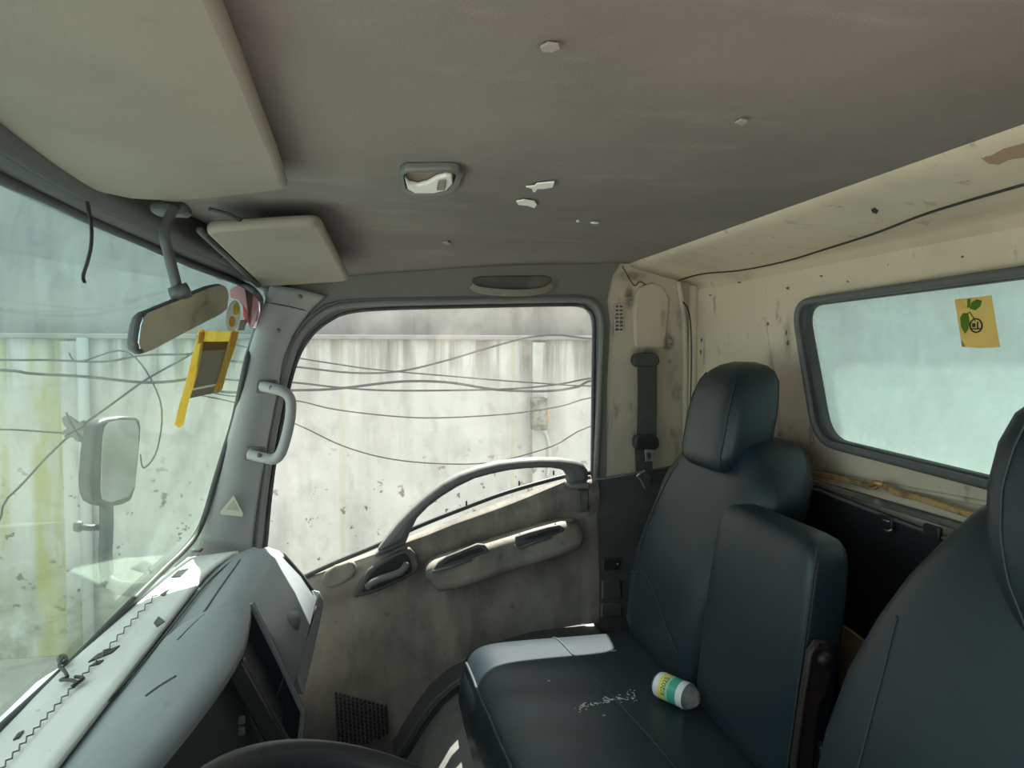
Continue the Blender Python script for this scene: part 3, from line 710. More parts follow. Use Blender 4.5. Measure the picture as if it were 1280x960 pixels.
# scratches on the dash top
def ondash(u, v, h=.002):
    p = at(u, v, Z=.58)
    for _ in range(20):
        z = interp([(a, b) for a, b in dsec(p.y)[:7]], p.x); p = at(u, v, Z=z+h)
    return p
def onhood(u, v, h):
    p = at(u, v, Z=.60)
    for _ in range(30):
        t = max(0, min(1, (p.x+.212)/(-.372+.212))); p = at(u, v, Z=lerp(p.z, lerp(.622, .556, t)+.018*math.sin(math.pi*t)+h, .5))
    return p
for pts in ([(182,870),(200,857),(220,845)], [(128,942),(150,926),(174,911)], [(222,800),(240,782),(256,768)]):
    tube('scuff_line', [onhood(u, v, -.0002) for u, v in pts], .0016, M('scuff_mark', (.10,.11,.115), .8), da, sm=4)
for pts in ([(255,765),(275,735),(300,700)],):
    tube('scuff_line', [ondash(u, v, .001) for u, v in pts], .0018 if pts[0][0] != 255 else .0022, M('scuff_dark', (.14,.15,.15), .8), da, sm=4)
# instrument hood
he = [(-.240,1.350,.604), (-.232,1.325,.612), (-.222,1.29,.620), (-.209,1.20,.623), (-.201,1.10,.623), (-.205,1.0,.623), (-.219,.89,.622), (-.238,.785,.620), (-.26,.68,.618), (-.27,.5,.618), (-.27,.25,.618)]
heS = smoothpath(he, 5)
V, Fc = [], []; K = 11
for p in heS:
    yb = p.y; xb = -.372
    g = max(0, min(1, (1.345-yb)/.06)); g = g*g*(3-2*g); sec = dsec(yb)[:7]
    for q in range(K):
        t = q/(K-1); x = lerp(p.x, xb, t)
        zh = lerp(p.z, .556, t)+.018*math.sin(math.pi*t) - (.006 if q == 0 else 0)
        zb0 = interp(sec, min(x, sec[-1][0]))-.003
        V.append((x, yb, lerp(zb0, zh, g)))
    zl = V[-K][2]
    V.append((p.x+.002, yb, zl-.010*g-.001)); V.append((p.x-.010, yb, zl-.022*g-.002)); V.append((xb, yb, .54))
K2 = K+3
for i in range(len(heS)-1):
    order = [K+2, K+1, K]+list(range(K))
    for a, b in zip(order, order[1:]): Fc.append((i*K2+a, i*K2+b, (i+1)*K2+b, (i+1)*K2+a))
mesh('instrument_hood', V, Fc, dash_m, da, smooth=True, sangle=32)
# recessed centre panel under the hood
cs = [(1.305,-.218,.602), (1.305,-.138,.411), (1.305,-.150,.30), (1.305,-.18,.10)]
face = [(-.215,.600), (-.168,.50), (-.140,.425), (-.150,.30), (-.18,.10), (-.25,.05)]
V = [(x, y, z) for y in (.80, 1.292) for x, z in face]; k = len(face)
cp = mesh('centre_panel', [(x-.03, y, z) for x, y, z in V], [(i, i+1, k+i+1, k+i) for i in range(k-1)], dash_dark, da, solid=.004)
side = [(-.222,1.30,.612), (-.180,1.30,.515), (-.138,1.30,.412), (-.150,1.30,.300), (-.19,1.30,.08)]
tube('bezel', side, rectprof(.008, .010), dash_m, da, upv=(1,0,.4))
mesh('bezel_side', [(x+.004, 1.306, z) for x, y, z in side]+[(x-d, 1.306, z-.012*(d < .02)) for (x, y, z), d in zip(side, (.012, .05, .10, .10, .08))], [(i, i+1, 6+i, 5+i) for i in range(4)], dash_dark, da, solid=.003)
a, b = at(302, 836, Y=1.12), at(350, 928, Y=1.12)
V, Fc = sweep([a+Vector((-.01,0,.01)), b+(b-a)*.6], rectprof(.03, .018), upv=(1,0,0)); mesh('panel_divider', V, Fc, blackp, cp, bevel=.004)
a, b = at(337, 893, Y=1.24), at(355, 846, Y=1.24); tube('panel_line', [a, b], .0010, trim_dark, cp)
box('radio_fascia', (-.196, 1.19, .46), (.012, .17, .09), blackp, cp, .004, Matrix.Rotation(math.radians(-22), 3, 'Y'))
for k_ in range(2): box('ignition_tab', at(302, 900+k_*14, Y=1.02), (.010, .005, .012), trim_dark, cp, .002)
# passenger side: glove box line, knob and end strip
tube('face_seam', [Vector((x+.006, y, z)) for x, y, z in ((-.152,1.70,.462), (-.178,1.68,.385), (-.204,1.665,.302), (-.25,1.66,.15))], .0022, blackp, da)
pr = [at(398,738,Y=1.77), at(404,752,Y=1.775), at(398,782,Y=1.775), at(386,835,Y=1.775), at(378,870,Y=1.775), at(370,846,Y=1.75), at(382,800,Y=1.75), at(390,768,Y=1.75)]
prism('end_strip', [p+Vector((.004,-.004,0)) for p in pr], (-.02, .02, 0), pillar_grey, da, .004)
kx = at(362, 777, Y=1.49); loft('cup_clip', [(kx.x+.006, kx.y+.01, kx.z-.024, .010, .018, 2.5), (kx.x+.006, kx.y+.01, kx.z-.004, .015, .024, 2.5), (kx.x+.004, kx.y+.01, kx.z+.010, .013, .022, 2.5), (kx.x+.002, kx.y+.01, kx.z+.014, .006, .012, 2.5)], seal_grey, da, 24)
ev = [at(u, v, Y=1.745) for u, v in ((347,694),(353,700),(374,724),(386,741),(380,741),(366,722),(350,703))]
prism('side_vent', [p+Vector((.012,0,.004)) for p in ev], (0, .012, 0), blackp, da, .002)

# debris on the ledge
cw = thing('wire_clip', 'twisted dark wire clip lying at the foot of the windscreen', 'wire clip', onl(88, 850))
tube('wire', [onl(u, v, h+.004) for u, v, h in ((78,822,.012),(74,832,.016),(80,838,.012),(84,846,.008),(76,850,.007),(88,850,.010),(96,854,.007),(90,858,.007),(104,848,.008),(94,846,.010))], .0028, blackp, cw, sm=4)
tube('loop', [onl(78+5*math.cos(a), 824+5*math.sin(a), .014) for a in [i*math.tau/10 for i in range(10)]], .003, blackp, cw, closed=True)

# ------------------------------------------------------------------ steering wheel
SWC = Vector((.03, .55, .59)); tilt = math.radians(28)
sw = thing('steering_wheel', 'black steering wheel rim at the bottom edge', 'steering wheel', SWC)
ax = Vector((math.cos(tilt)*.0+math.sin(tilt), 0, math.cos(tilt)))      # wheel axis, leaning back to the driver
e1 = Vector((0, 1, 0)); e2 = ax.cross(e1)
R = .215
tube('rim', [SWC+(e1*math.cos(a)+e2*math.sin(a))*R for a in [i*math.tau/64 for i in range(64)]], .016, blackp, sw, closed=True)
hub = []
loft('hub', [(SWC.x-.025, SWC.y, SWC.z-.06, .05, .06, 3), (SWC.x-.02, SWC.y, SWC.z-.03, .07, .085, 3), (SWC.x-.015, SWC.y, SWC.z-.015, .06, .075, 3)], blackp, sw, 32)
for a in (0, math.pi, math.radians(90)):
    d = e1*math.cos(a)+e2*math.sin(a)
    V, Fc = sweep([SWC-ax*.03+d*.05, SWC-ax*.02+d*.14, SWC+d*R], rectprof(.014, .04), upv=tuple(ax)); mesh('spoke', V, Fc, blackp, sw, bevel=.004)
tube('column', [SWC-ax*.05, SWC-ax*.25+Vector((-.04,0,0))], .035, blackp, sw)

# ------------------------------------------------------------------ seats
def cushion_fn(x0, x1, y0, y1, zt, zb, crown, p=10, q=3.2):
    def f(a, b):                       # a,b in -1..1
        x = lerp(x0, x1, (a+1)/2); y = lerp(y0, y1, (b+1)/2)
        e = max(0, 1-abs(a)**p)**(1/q)*max(0, 1-abs(b)**(p+4))**(1/q)
        z = zb+(zt-zb)*e+crown*(1-a*a)*(1-b*b)+.012*max(0, a)**2
        # soft creases
        z += .0022*math.sin(9*b*2+3*a)*max(0, -a+.1)*(1-b*b)
        return Vector((x, y, z))
    return f
def cushion(name, f, mat, parent, n=44, m=50):
    th = [math.sin(math.pi/2*(-1+2*i/(n-1))) for i in range(n)]; tv = [math.sin(math.pi/2*(-1+2*i/(m-1))) for i in range(m)]
    V = [f(a, b) for b in tv for a in th]
    Fc = [(j*n+i, j*n+i+1, (j+1)*n+i+1, (j+1)*n+i) for j in range(m-1) for i in range(n-1)]
    loop = [i for i in range(n)]+[j*n+n-1 for j in range(1, m)]+[(m-1)*n+i for i in range(n-2, -1, -1)]+[j*n for j in range(m-2, 0, -1)]
    Fc.append(tuple(loop))
    return mesh(name, V, Fc, mat, parent, smooth=True, sangle=60)
ps = thing('passenger_bench_seat', 'dark blue green vinyl bench seat beside the passenger door', 'seat', (.5, 1.35, .1))
bf0 = cushion_fn(.185, .72, .78, 1.715, .368, .20, .016)
def bf(a, b):
    p = bf0(a, b); p.x += .02*max(0, (1.5-p.y)/.4)*(1-a)/2; return p
bc = cushion('cushion', bf, vinyl, ps)
def seam_on(f, pts, r, mat, parent, name='seam', up=.0005, sm=6):
    P3 = smoothpath([Vector((a, b, 0)) for a, b in pts], sm)
    return tube(name, [f(p.x, p.y)+Vector((0,0,up)) for p in P3], r, mat, parent)
def ab(x, y): return ((x-.185)/.535*2-1, (y-.78)/.935*2-1)
seam_on(bf, [ab(.405,1.70), ab(.409,1.66), ab(.420,1.50), ab(.435,1.318), ab(.446,1.18), ab(.454,1.06), ab(.46,.85)], .0022, stitch, bc)
seam_on(bf, [ab(.197,1.66), ab(.200,1.5), ab(.202,1.266), ab(.203,1.1), ab(.204,.85)], .0035, stitch, bc, 'piping', .001)
seam_on(bf, [ab(.20,1.665), ab(.215,1.695), ab(.30,1.702), ab(.45,1.702), ab(.6,1.702)], .0032, stitch, bc, 'piping', .001)
box('seat_box', (.44, 1.25, .12), (.46, .90, .20), vinyl_s, ps, .02)
box('seat_skirt', (.235, 1.25, .19), (.06, .90, .07), vinyl_s, ps, .015)
# silvery cracked vinyl marks
V, Fc = [], []
for k_ in range(75):
    t = random.random(); u = lerp(716, 792, t)+random.gauss(0, 2); v = lerp(882, 868, t)+random.gauss(0, 2.2+5*max(0, t-.55))
    p = at(u, v, Z=.388)
    a, b = ab(p.x, p.y); q = bf(a, b)+Vector((0, 0, .0012)); b0 = len(V)
    an = random.uniform(0, 3.1); l = random.uniform(.0015, .0065); w = random.uniform(.0008, .002)
    dx, dy = Vector((math.cos(an)*l, math.sin(an)*l, 0)), Vector((-math.sin(an)*w, math.cos(an)*w, 0))
    V += [q-dx, q-dy, q+dx, q+dy, q+Vector((0,0,.0012))]
    Fc += [(b0, b0+1, b0+4), (b0+1, b0+2, b0+4), (b0+2, b0+3, b0+4), (b0+3, b0, b0+4)]
cr = mesh('cracked_vinyl', V, Fc, M('vinyl_crack', (.50,.52,.52), .6), bc); tag(cr, 'silvery cracks in the seat vinyl', kind='stuff')
for u, v in ((767,811),(684,848),(850,886),(750,894)):
    p = at(u, v, Z=.386); a, b = ab(p.x, p.y); q = bf(a, b)+Vector((0,0,.002)); l = .008 if u == 767 else .003
    prism('lint', [q+Vector(d) for d in ((-l,0,0), (0,-.0015,0), (l,.001,0), (0,.002,0))], (0,0,.001), MATS['vinyl_crack'], bc, 0)

def seatback(name, secs, hsecs, parent, yc):
    bk = loft('backrest', secs, vinyl, parent, 56, 4.5)
    hr = loft('headrest', hsecs, vinyl, parent, 48, 4) if hsecs else None
    return bk, hr
# passenger backrest (cx,cy,cz,hx,hy)
def back_secs(yc, x0, dx, zs, hw, th):
    out = []
    for z, w, t in zip(zs, hw, th):
        out.append((x0+dx*((z-.36)/.5)+t, yc, z, t, w))
    return out
PB = [(.665,1.49,.35,.07,.18), (.668,1.492,.40,.085,.200), (.682,1.494,.48,.09,.206), (.697,1.492,.56,.09,.208), (.715,1.478,.64,.085,.219,3.6), (.732,1.458,.70,.08,.233,3.4), (.741,1.447,.735,.078,.240,3.4), (.748,1.438,.765,.075,.236,3.4), (.760,1.428,.80,.072,.215,3.6), (.770,1.425,.835,.068,.182,4), (.776,1.423,.858,.060,.15), (.78,1.42,.87,.045,.12), (.782,1.42,.874,.02,.08)]
HY = 1.427
PH = [(.718,HY,.800,.020,.050,4), (.718,HY,.806,.044,.086,4.5), (.720,HY,.818,.053,.101,5), (.724,HY,.84,.057,.108,5), (.732,HY,.87,.060,.110,5), (.741,HY,.92,.061,.108,5), (.750,HY,.96,.060,.102,4.6), (.758,HY,.99,.056,.095,4.2), (.764,HY,1.010,.047,.083,3.6), (.768,HY,1.022,.034,.064,3.2), (.770,HY,1.029,.015,.035,2.6)]
pbk, phr = seatback('p', PB, PH, ps, 1.435)
def frontx(secs, y, z, dx=.0):
    """x of the front face of a lofted back at (y,z)"""
    for s, t in zip(secs, secs[1:]):
        if s[2] <= z <= t[2]:
            f = (z-s[2])/(t[2]-s[2]); c, yc, hx, hy = (lerp(s[i], t[i], f) for i in (0, 1, 3, 4))
            p = s[5] if len(s) > 5 else 4.5
            r = min(1, abs(y-yc)/hy); return c-hx*(1-r**p)**(1/p)
    return secs[0][0]-secs[0][3]
def back_seam(secs, pts, parent, r=.002, name='seam', mat=None):
    P3 = smoothpath([Vector((0, y, z)) for y, z in pts], 8)
    tube(name, [(frontx(secs, p.y, p.z)-.0006, p.y, p.z) for p in P3], r, mat or stitch, parent)
back_seam(PB, [(1.685,.505), (1.63,.52), (1.56,.535), (1.49,.515), (1.42,.48), (1.35,.44)], pbk, .0018)
back_seam(PB, [(1.60,.36), (1.61,.45), (1.625,.52), (1.63,.60), (1.62,.70), (1.58,.79)], pbk, .0013)
back_seam(PH, [(HY-.072,1.005), (HY-.086,.97), (HY-.092,.92), (HY-.092,.86), (HY-.088,.815)], phr, .0018)
back_seam(PH, [(HY+.072,1.005), (HY+.086,.97), (HY+.092,.92), (HY+.092,.86), (HY+.088,.815)], phr, .0018)
# worn recliner edge by the pillar
tube('recliner_edge', [(.69,1.695,.55), (.672,1.70,.50), (.655,1.702,.46), (.650,1.700,.42), (.66,1.69,.38)], .010, metal_b, ps, sm=4)

# middle folding backrest
ms = thing('folding_middle_backrest', 'upright folding centre backrest in dark vinyl between the two seats', 'seat back', (.63, 1.09, .37))
MB = []
for z, hw, th in ((.375,.135,.030), (.385,.152,.042), (.42,.158,.047), (.52,.160,.048), (.62,.160,.048), (.70,.158,.047), (.745,.154,.045), (.765,.147,.041), (.777,.136,.034), (.783,.118,.022), (.785,.09,.010)):
    z = .38+(z-.38)*.955
    MB.append((.585+.13*(z-.38)+.040, 1.120, z, th*.84, hw*1.0, 7))
mb = loft('cushion', MB, vinyl, ms, 64, 7)
V = []
for z in (.40, .5, .6, .68, .73, .757): V.append((.585+.13*(z-.38)+.006, .962, z))
tube('piping', [(x+.002, y+.0005, z) for x, y, z in V], .002, stitch, mb, sm=3)
# hinge bracket on the near side
hbk = [(-.004,.0), (.018,.0), (.030,.10), (.040,.20), (.052,.215), (.060,.25), (.062,.275), (.052,.295), (.034,.297), (.022,.28), (.018,.25), (.010,.20), (.0,.12)]
hx, hz = .560, .33
hg = prism('hinge_bracket', [Vector((hx+.035+a, .938, hz+b)) for a, b in hbk], (0, .012, 0), metal_b, ms, .003)
tube('hinge_bolt', [(hx+.077, .940, hz+.272), (hx+.077, .924, hz+.272)], .012, metal_b, hg)
tube('hinge_edge', [(hx+.035+a, .936, hz+b) for a, b in hbk[8:]+hbk[:1]], .0045, metal_b, hg)
tube('lock_spring', [(hx+.085, .930, hz+.13), (hx+.070, .928, hz+.07), (hx+.058, .928, hz+.03)], .004, chrome, hg)
box('hinge_foot', (hx+.10, .943, hz+.06), (.05, .02, .16), blackp, hg, .005)

# driver seat
ds = thing('driver_chair', 'dark vinyl driver seat in the near right corner', 'seat', (.6, .45, .05))
YD = .505
DB = [(.575,YD,.36,.07,.26), (.578,YD,.42,.085,.290), (.590,YD,.50,.09,.300), (.607,YD,.58,.09,.300), (.626,YD,.66,.085,.290), (.645,YD,.73,.08,.268), (.660,YD,.79,.076,.238), (.675,YD,.84,.072,.204), (.688,YD,.88,.066,.176), (.696,YD,.90,.058,.150), (.701,YD,.913,.045,.12), (.704,YD,.918,.02,.08)]
DH = [(.625,YD,.75,.030,.04,3), (.628,YD,.78,.046,.072,3.2), (.632,YD,.83,.056,.105,3.4), (.638,YD,.87,.062,.120,3.6), (.646,YD,.92,.066,.124,3.6), (.654,YD,.96,.066,.121,3.6), (.660,YD,.99,.062,.112,3.4), (.666,YD,1.01,.052,.095,3), (.670,YD,1.024,.036,.070,3), (.671,YD,1.029,.015,.035,2.5)]
dbk, dhr = seatback('d', DB, DH, ds, YD)
back_seam(DB, [(.700,.40), (.698,.50), (.700,.60), (.705,.68), (.715,.75)], dbk, .0014)
back_seam(DB, [(.300,.40), (.302,.50), (.300,.60), (.295,.68), (.285,.75)], dbk, .0022)
back_seam(DH, [(.575,.99), (.585,.92), (.575,.85), (.55,.79)], dhr, .0014)
box('seat_box', (.50, YD, .12), (.48, .48, .20), vinyl_s, ds, .02)
df = cushion_fn(.20, .70, YD-.26, YD+.26, .35, .2, .012)
cushion('cushion', df, vinyl, ds, 30, 30)

# ------------------------------------------------------------------ behind the seats
sb = thing('rear_storage_panel', 'black plastic panel standing behind the seats below the rear window', 'panel', (.86, 1.05, 0))
pts = [at(u, v, X=.862) for u, v in ((985,600),(1030,616),(1165,668))]
zt = [p.z for p in pts]
prism('board', [Vector((.862, 1.80, .77)), Vector((.862, 1.27, .772)), Vector((.862, .99, .760)), Vector((.862, .2, .755)), Vector((.862, .2, .02)), Vector((.862, 1.80, .02))], (.02, 0, 0), blackp, sb, .003)
tube('top_edge', [(.860, 1.80, .772), (.860, 1.27, .774), (.860, .99, .762), (.860, .2, .757)], .0035, seal_grey, sb)
for (u, v) in ((1108,655),(1166,668)):
    p = at(u, v, X=.857); box('clip', p+Vector((0,0,.004)), (.008, .035, .022), blackp, sb, .003)
tube('staple', [at(1105,662,X=.85), at(1110,664,X=.848), at(1115,662,X=.85)], .002, chrome, sb)
tube('staple', [at(1104,650,X=.85), at(1112,652,X=.85)], .0015, chrome, sb)
sh = tag(box('rear_ledge', (.8915, 1.03, .778), (.016, 1.75, .012), dirtyshelf, None, .003), 'grimy narrow ledge between storage panel and rear window', 'ledge')
gl = thing('foil_edging', 'peeling gold foil edging along the ledge under the rear window', 'edging', at(1100, 612, X=.875))
gpth = [at(u, v, X=.872) for u, v in ((1015,592),(1040,596),(1070,603),(1090,609),(1098,606),(1106,608),(1120,616),(1150,623),(1180,633),(1208,642),(1260,655))]
tube('strip', gpth, rectprof(.010, .006), foil, gl, sm=4, upv=(0,0,1))
tube('crimp', [p+Vector((-.004, 0, .004)) for p in gpth[3:6]], .005, foil, gl)
cbx = thing('cardboard_scrap', 'scrap of tan cardboard between the centre backrest and driver seat', 'cardboard', at(1080, 870, X=.80))
prism('sheet', [at(u, v, X=.82) for u, v in ((1050,780),(1062,788),(1080,802),(1104,818),(1120,840),(1100,900),(1060,900),(1048,850))], (.006, 0, 0), cardboard, cbx, .001)

# seat belt
bl = thing('seat_belt', 'grey seat belt hanging on the cream pillar panel behind the door', 'seat belt', at(808, 600, Y=1.93))
prism('guide_cover', [at(u, v, Y=1.915) for u, v in ((792,452),(794,444),(802,441),(818,441),(824,445),(826,453),(821,459),(797,459))], (0, .035, 0), belt_m, bl, .006)
a, b = at(809, 456, Y=1.925), at(808, 556, Y=1.918)
V, Fc = sweep([a, a.lerp(b, .5)+Vector((.0,-.004,0)), b], rectprof(.003, .058), upv=(0,1,0)); mesh('webbing', V, Fc, belt_m, bl, bevel=.001)
prism('stopper', [at(u, v, Y=1.905) for u, v in ((794,548),(799,543),(818,543),(824,548),(825,558),(820,563),(798,563),(794,558))], (0, .03, 0), blackp, bl, .005)
a, b = at(804, 560, Y=1.918), at(806, 604, Y=1.91)
V, Fc = sweep([a, b], rectprof(.003, .05), upv=(0,1,0)); mesh('webbing_end', V, Fc, belt_m, bl, bevel=.001)
ton = [at(u, v, Y=1.900) for u, v in ((806,562),(817,562),(818,577),(807,577))]; toi = [at(u, v, Y=1.900) for u, v in ((809,566),(814,566),(815,573),(810,573))]
band('tongue', ton, toi, (0, .004, 0), chrome, bl, .0008, closed=True)
prism('buckle', [at(u, v, Y=1.885) for u, v in ((797,592),(804,587),(816,596),(810,608),(803,600))], (0, .02, 0), trim_dark, bl, .004)
tube('buckle_wire', [at(u, v, Y=1.88) for u, v in ((806,588),(796,595),(801,600),(806,611))], .0028, chrome, bl)
# slotted data plate
dp = thing('data_plate', 'small corroded slotted metal plate high on the cream pillar panel', 'plate', at(774, 418, Y=1.95))
pq = [(768,380),(780,378),(780.5,412),(778,416),(768.5,417)]
prism('plate', [at(u, v, Y=1.951) for u, v in pq], (0, .004, 0), chrome, dp, .0008)
slotm = M('plate_slot', (.10,.07,.06), .7)
for r_ in range(7):
    for c_ in range(2):
        u, v = 769.8+c_*5, 382+r_*4.8
        prism('slot', [at(u+a, v+b, Y=1.9495) for a, b in ((0,0), (3.6,-.2), (3.6,2.2), (0,2.4))], (0, .002, 0), slotm, dp, 0)
# wires
tag(tube('loose_wire', [at(u, v, Y=1.93) for u, v in ((778,333),(785,345),(793,357),(800,352),(807,356))], .0016, blackp, sm=5), 'short stray wire curling at the top of the belt pillar', 'wire')
hw = [at(842,354,X=.885)]+[on_header(u, v, .004) for u, v in ((850,350),(880,342),(925,338),(980,327),(1030,312),(1090,293),(1150,270),(1200,254),(1290,228))]+[Vector((.80, .55, 1.264)), Vector((.80, .2, 1.264))]
tag(tube('header_wire', hw, .0022, blackp, sm=4), 'thin black wire running along the cream rear header', 'wire')
tag(tube('corner_wire', [at(u, v, X=.86) for u, v in ((842,348),(848,354),(842,362),(852,375),(861,390),(864,420),(864,470),(862,528))], .0020, blackp, sm=4), 'black wire dropping down the rear corner behind the headrest', 'wire')

# ------------------------------------------------------------------ roof fittings
# driver sun visor
dv = thing('driver_sun_visor', 'large beige sun visor folded up above the driver', 'sun visor', (-.25, .8, 1.26))
vo = [(-.374,.30), (-.374,.60), (-.375,.812), (-.374,.96), (-.368,1.05), (-.340,1.098), (-.286,1.122), (-.22,1.092), (-.16,1.050), (-.118,1.018), (-.110,.86), (-.105,.702), (-.101,.60), (-.098,.487), (-.096,.30)]
prism('panel', [Vector((x, y, 1.268-.006*(x < -.3))) for x, y in vo], (0, 0, .02), visor_m, dv, .008, 3)
tube('hinge_rod', [(-.372,.30,1.272), (-.374,.7,1.272), (-.374,1.06,1.272)], .006, trim_dark, dv)
box('hinge_clip', (-.375, 1.045, 1.270), (.03, .07, .012), trim_dark, dv, .004)
tag(tube('hanging_strap', [at(u, v, Y=1.05) for u, v in ((108,222),(109,250),(114,280),(114,305),(110,325),(104,345),(106,354))], rectprof(.003, .009), blackp, sm=4, upv=(1,0,0)), 'short black strap dangling from the visor hinge over the windscreen', 'strap')
# passenger visor
pv = thing('passenger_sun_visor', 'smaller beige sun visor above the passenger side', 'sun visor', at(345, 320, Y=1.6))
A, B, Cc, D = at(254,290,Z=1.250), at(400,281,Z=1.262), at(437,352,Y=1.80), at(328,359,Y=1.80)
vp = rrect([A, B, Cc, D], .03, 5)
prism('panel', vp, (0, 0, .02), visor_m, pv, .008, 3)
tube('hinge_rod', [D+Vector((-.01,0,.004)), A+Vector((-.01,.02,.006))], .006, trim_dark, pv)
prism('pivot', [at(u, v, Z=1.248) for u, v in ((276,320),(284,318),(292,320),(286,322))], (0,0,-.004), blackp, pv, .0008)
# visor arm pocket: bent arm piece between the visors
tube('pivot_arm', [at(262,262,Z=1.275), at(285,268,Z=1.272), at(305,277,Z=1.27)], .004, trim_dark, pv)

# interior mirror
rm = thing('interior_mirror', 'interior rear view mirror on a bent stalk below the windscreen header', 'mirror', at(230, 300, Y=1.12))
box('mount', at(214, 262, Z=1.262), (.05, .04, .018), trim_dark, rm, .006)
tube('stalk', [at(u, v, Y=y) for u, v, y in ((218,258,1.13),(210,276,1.12),(206,296,1.11),(211,318,1.11),(217,342,1.11),(223,366,1.11))], .0075, trim_dark, rm, sm=5)
def my(u): return 1.0+(u-170)/118*.20
mo = [(191,387),(230,371),(264,357.5),(278,354.5),(286,358),(289,368),(287,386),(278,393),(230,418),(188,440.5),(179,443),(172,438),(170,430),(173,408),(177,396),(183,390)]
mp = [at(u, v, Y=my(u)) for u, v in mo]
mn = (mp[6]-mp[12]).cross(Vector((0,0,1))).normalized()
if mn.dot(-mp[0]) < 0: mn = -mn
prism('housing', [p-mn*.002 for p in mp], -mn*.014, trim_dark, rm, .005)
cen = sum(mp, Vector())/len(mp)
mg = prism('mirror_glass', [cen+(p-cen)*.945+mn*.0005 for p in mp], -mn*.004, mirror_m, rm, .0005)
tube('ball_joint', [at(214,369,Y=1.1), at(224,366,Y=1.1), at(236,362,Y=1.1)], .011, trim_dark, rm)

# dome lamp
dl = thing('dome_lamp', 'broken white dome lamp with torn lens in the roof lining', 'lamp', at(538, 228, Z=1.30))
def zc(u, v, d): return at(u, v, Z=1.297-d)
rim_o = [(499,226),(500,216),(506,212),(560,211),(574,213),(579,218),(574,232),(566,241),(545,246),(515,245),(502,240)]
rim_i = [(505,226),(505,219),(510,216.5),(556,216),(568,218),(571,221),(567,231),(560,238),(543,242),(517,241),(507,236)]
band('rim', [zc(u, v, .008) for u, v in rim_o], [zc(u, v, .012) for u, v in rim_i], (0, 0, .010), seal_grey, dl, .003, closed=True)
prism('well', [zc(u, v, .004) for u, v in rim_i], (0, 0, .006), M('lamp_well', (.20,.15,.12), .7), dl, .001)
prism('lens', [zc(u, v, .012) for u, v in ((506,224),(512,231),(522,233),(534,230),(545,224),(556,221),(565,222),(566,231),(559,238),(543,242),(518,242),(509,237))], (0, 0, .007), lens_m, dl, .003)
prism('switch', [zc(u, v, .016) for u, v in ((548,229),(558,228),(557,238),(546,239))], (0, 0, .005), M('switch_grey', (.16,.15,.14), .5), dl, .002)

# ------------------------------------------------------------------ stickers on glass
wc = thing('taped_card', 'olive card held on the windscreen by strips of yellow tape', 'card', on_ws(255, 490, .006))
def wsq(name, pts, mat, off, parent, t=.0008):
    return prism(name, [on_ws(u, v, off) for u, v in pts], (t, 0, 0), mat, parent, .0002)
wsq('card', [(247,430),(292,428),(274,490),(237,498)], card_m, .004, wc)
wsq('card_band', [(250,427),(291,427),(289,437),(247,439)], card_b, .0055, wc)
wsq('card_edge', [(237,486),(273,479),(271,482),(236,489)], label_w, .0055, wc)
wsq('tape', [(250,413),(297,415),(296,427),(248,427)], yellow_t, .007, wc)
wsq('tape', [(249,411),(256,412),(252,440),(246,470),(236,500),(229,531),(224,535),(218,531),(224,506),(232,478),(240,445)], yellow_t, .0085, wc)
wsq('tape', [(289,413),(299,414),(292,440),(284,462),(278,486),(271,492),(267,489),(274,468),(280,448)], yellow_t, .0085, wc)
wsq('tape_end', [(249,415),(256,415),(254,428),(247,430)], orange_t, .0095, wc); wsq('tape_end', [(289,415),(297,415),(293,435),(287,434)], orange_t, .0095, wc)
os_ = thing('oval_sticker', 'small oval sticker with yellow and red print above the taped card', 'sticker', on_ws(290, 400, .005))
ec = (291, 395)
wsq('disc', [(ec[0]+9*math.cos(a)*1+4*math.sin(a)*-.6, ec[1]+20*math.sin(a)) for a in [i*math.tau/20 for i in range(20)]], oval_s, .004, os_)
wsq('yellow_print', [(ec[0]+4+4*math.cos(a), ec[1]-8+8*math.sin(a)) for a in [i*math.tau/12 for i in range(12)]], yellow_t, .0055, os_)
wsq('red_print', [(ec[0]-1+4*math.cos(a), ec[1]+7+7*math.sin(a)) for a in [i*math.tau/12 for i in range(12)]], orange_t, .0055, os_)
pk = thing('pink_sticker', 'torn pink sticker in the upper corner of the windscreen', 'sticker', on_ws(315, 390, .004))
wsq('film', [(296,357),(306,360),(317,367),(324,377),(325,392),(321,410),(312,410),(308,398),(305,385),(297,375),(288,372),(287,362)], pink_s, .003, pk)
wsq('red_streak', [(303,380),(308,388),(312,402),(308,404),(304,396)], red_s, .0042, pk)
gs = tag(wsq('brown_tab', [(300,400),(309,399),(305,413),(297,413)], M('tab_brown', (.28,.24,.19), .7), .004, None), 'little brown paper tab stuck beside the oval sticker', 'sticker')
# yellow leaf sticker on the rear window
rs = thing('leaf_sticker', 'yellow paper sticker with green leaves on the rear window', 'sticker', at(1222, 435, X=.908))
def rq(name, pts, mat, off, parent): return prism(name, [at(u, v, X=.910-off) for u, v in pts], (.0006, 0, 0), mat, parent, .0001)
rq('paper', [(1193,374),(1216,372),(1239,369),(1244,400),(1250,434),(1226,435),(1206,434),(1201,425)], stick_y, 0, rs)
rq('leaf', [(1212,386),(1214,378),(1221,374),(1227,376),(1225,383),(1219,388)], leaf_m, .001, rs)
rq('leaf', [(1200,397),(1204,391),(1210,392),(1212,402),(1210,412),(1206,417),(1201,408)], leaf_m, .001, rs)
rq('leaf', [(1209,374),(1213,373),(1212,384),(1209,385)], leaf_m, .001, rs)
tube('stalk', [at(u, v, X=.9085) for u, v in ((1206,394),(1212,390),(1216,396),(1219,402))], .0008, leaf_m, rs)
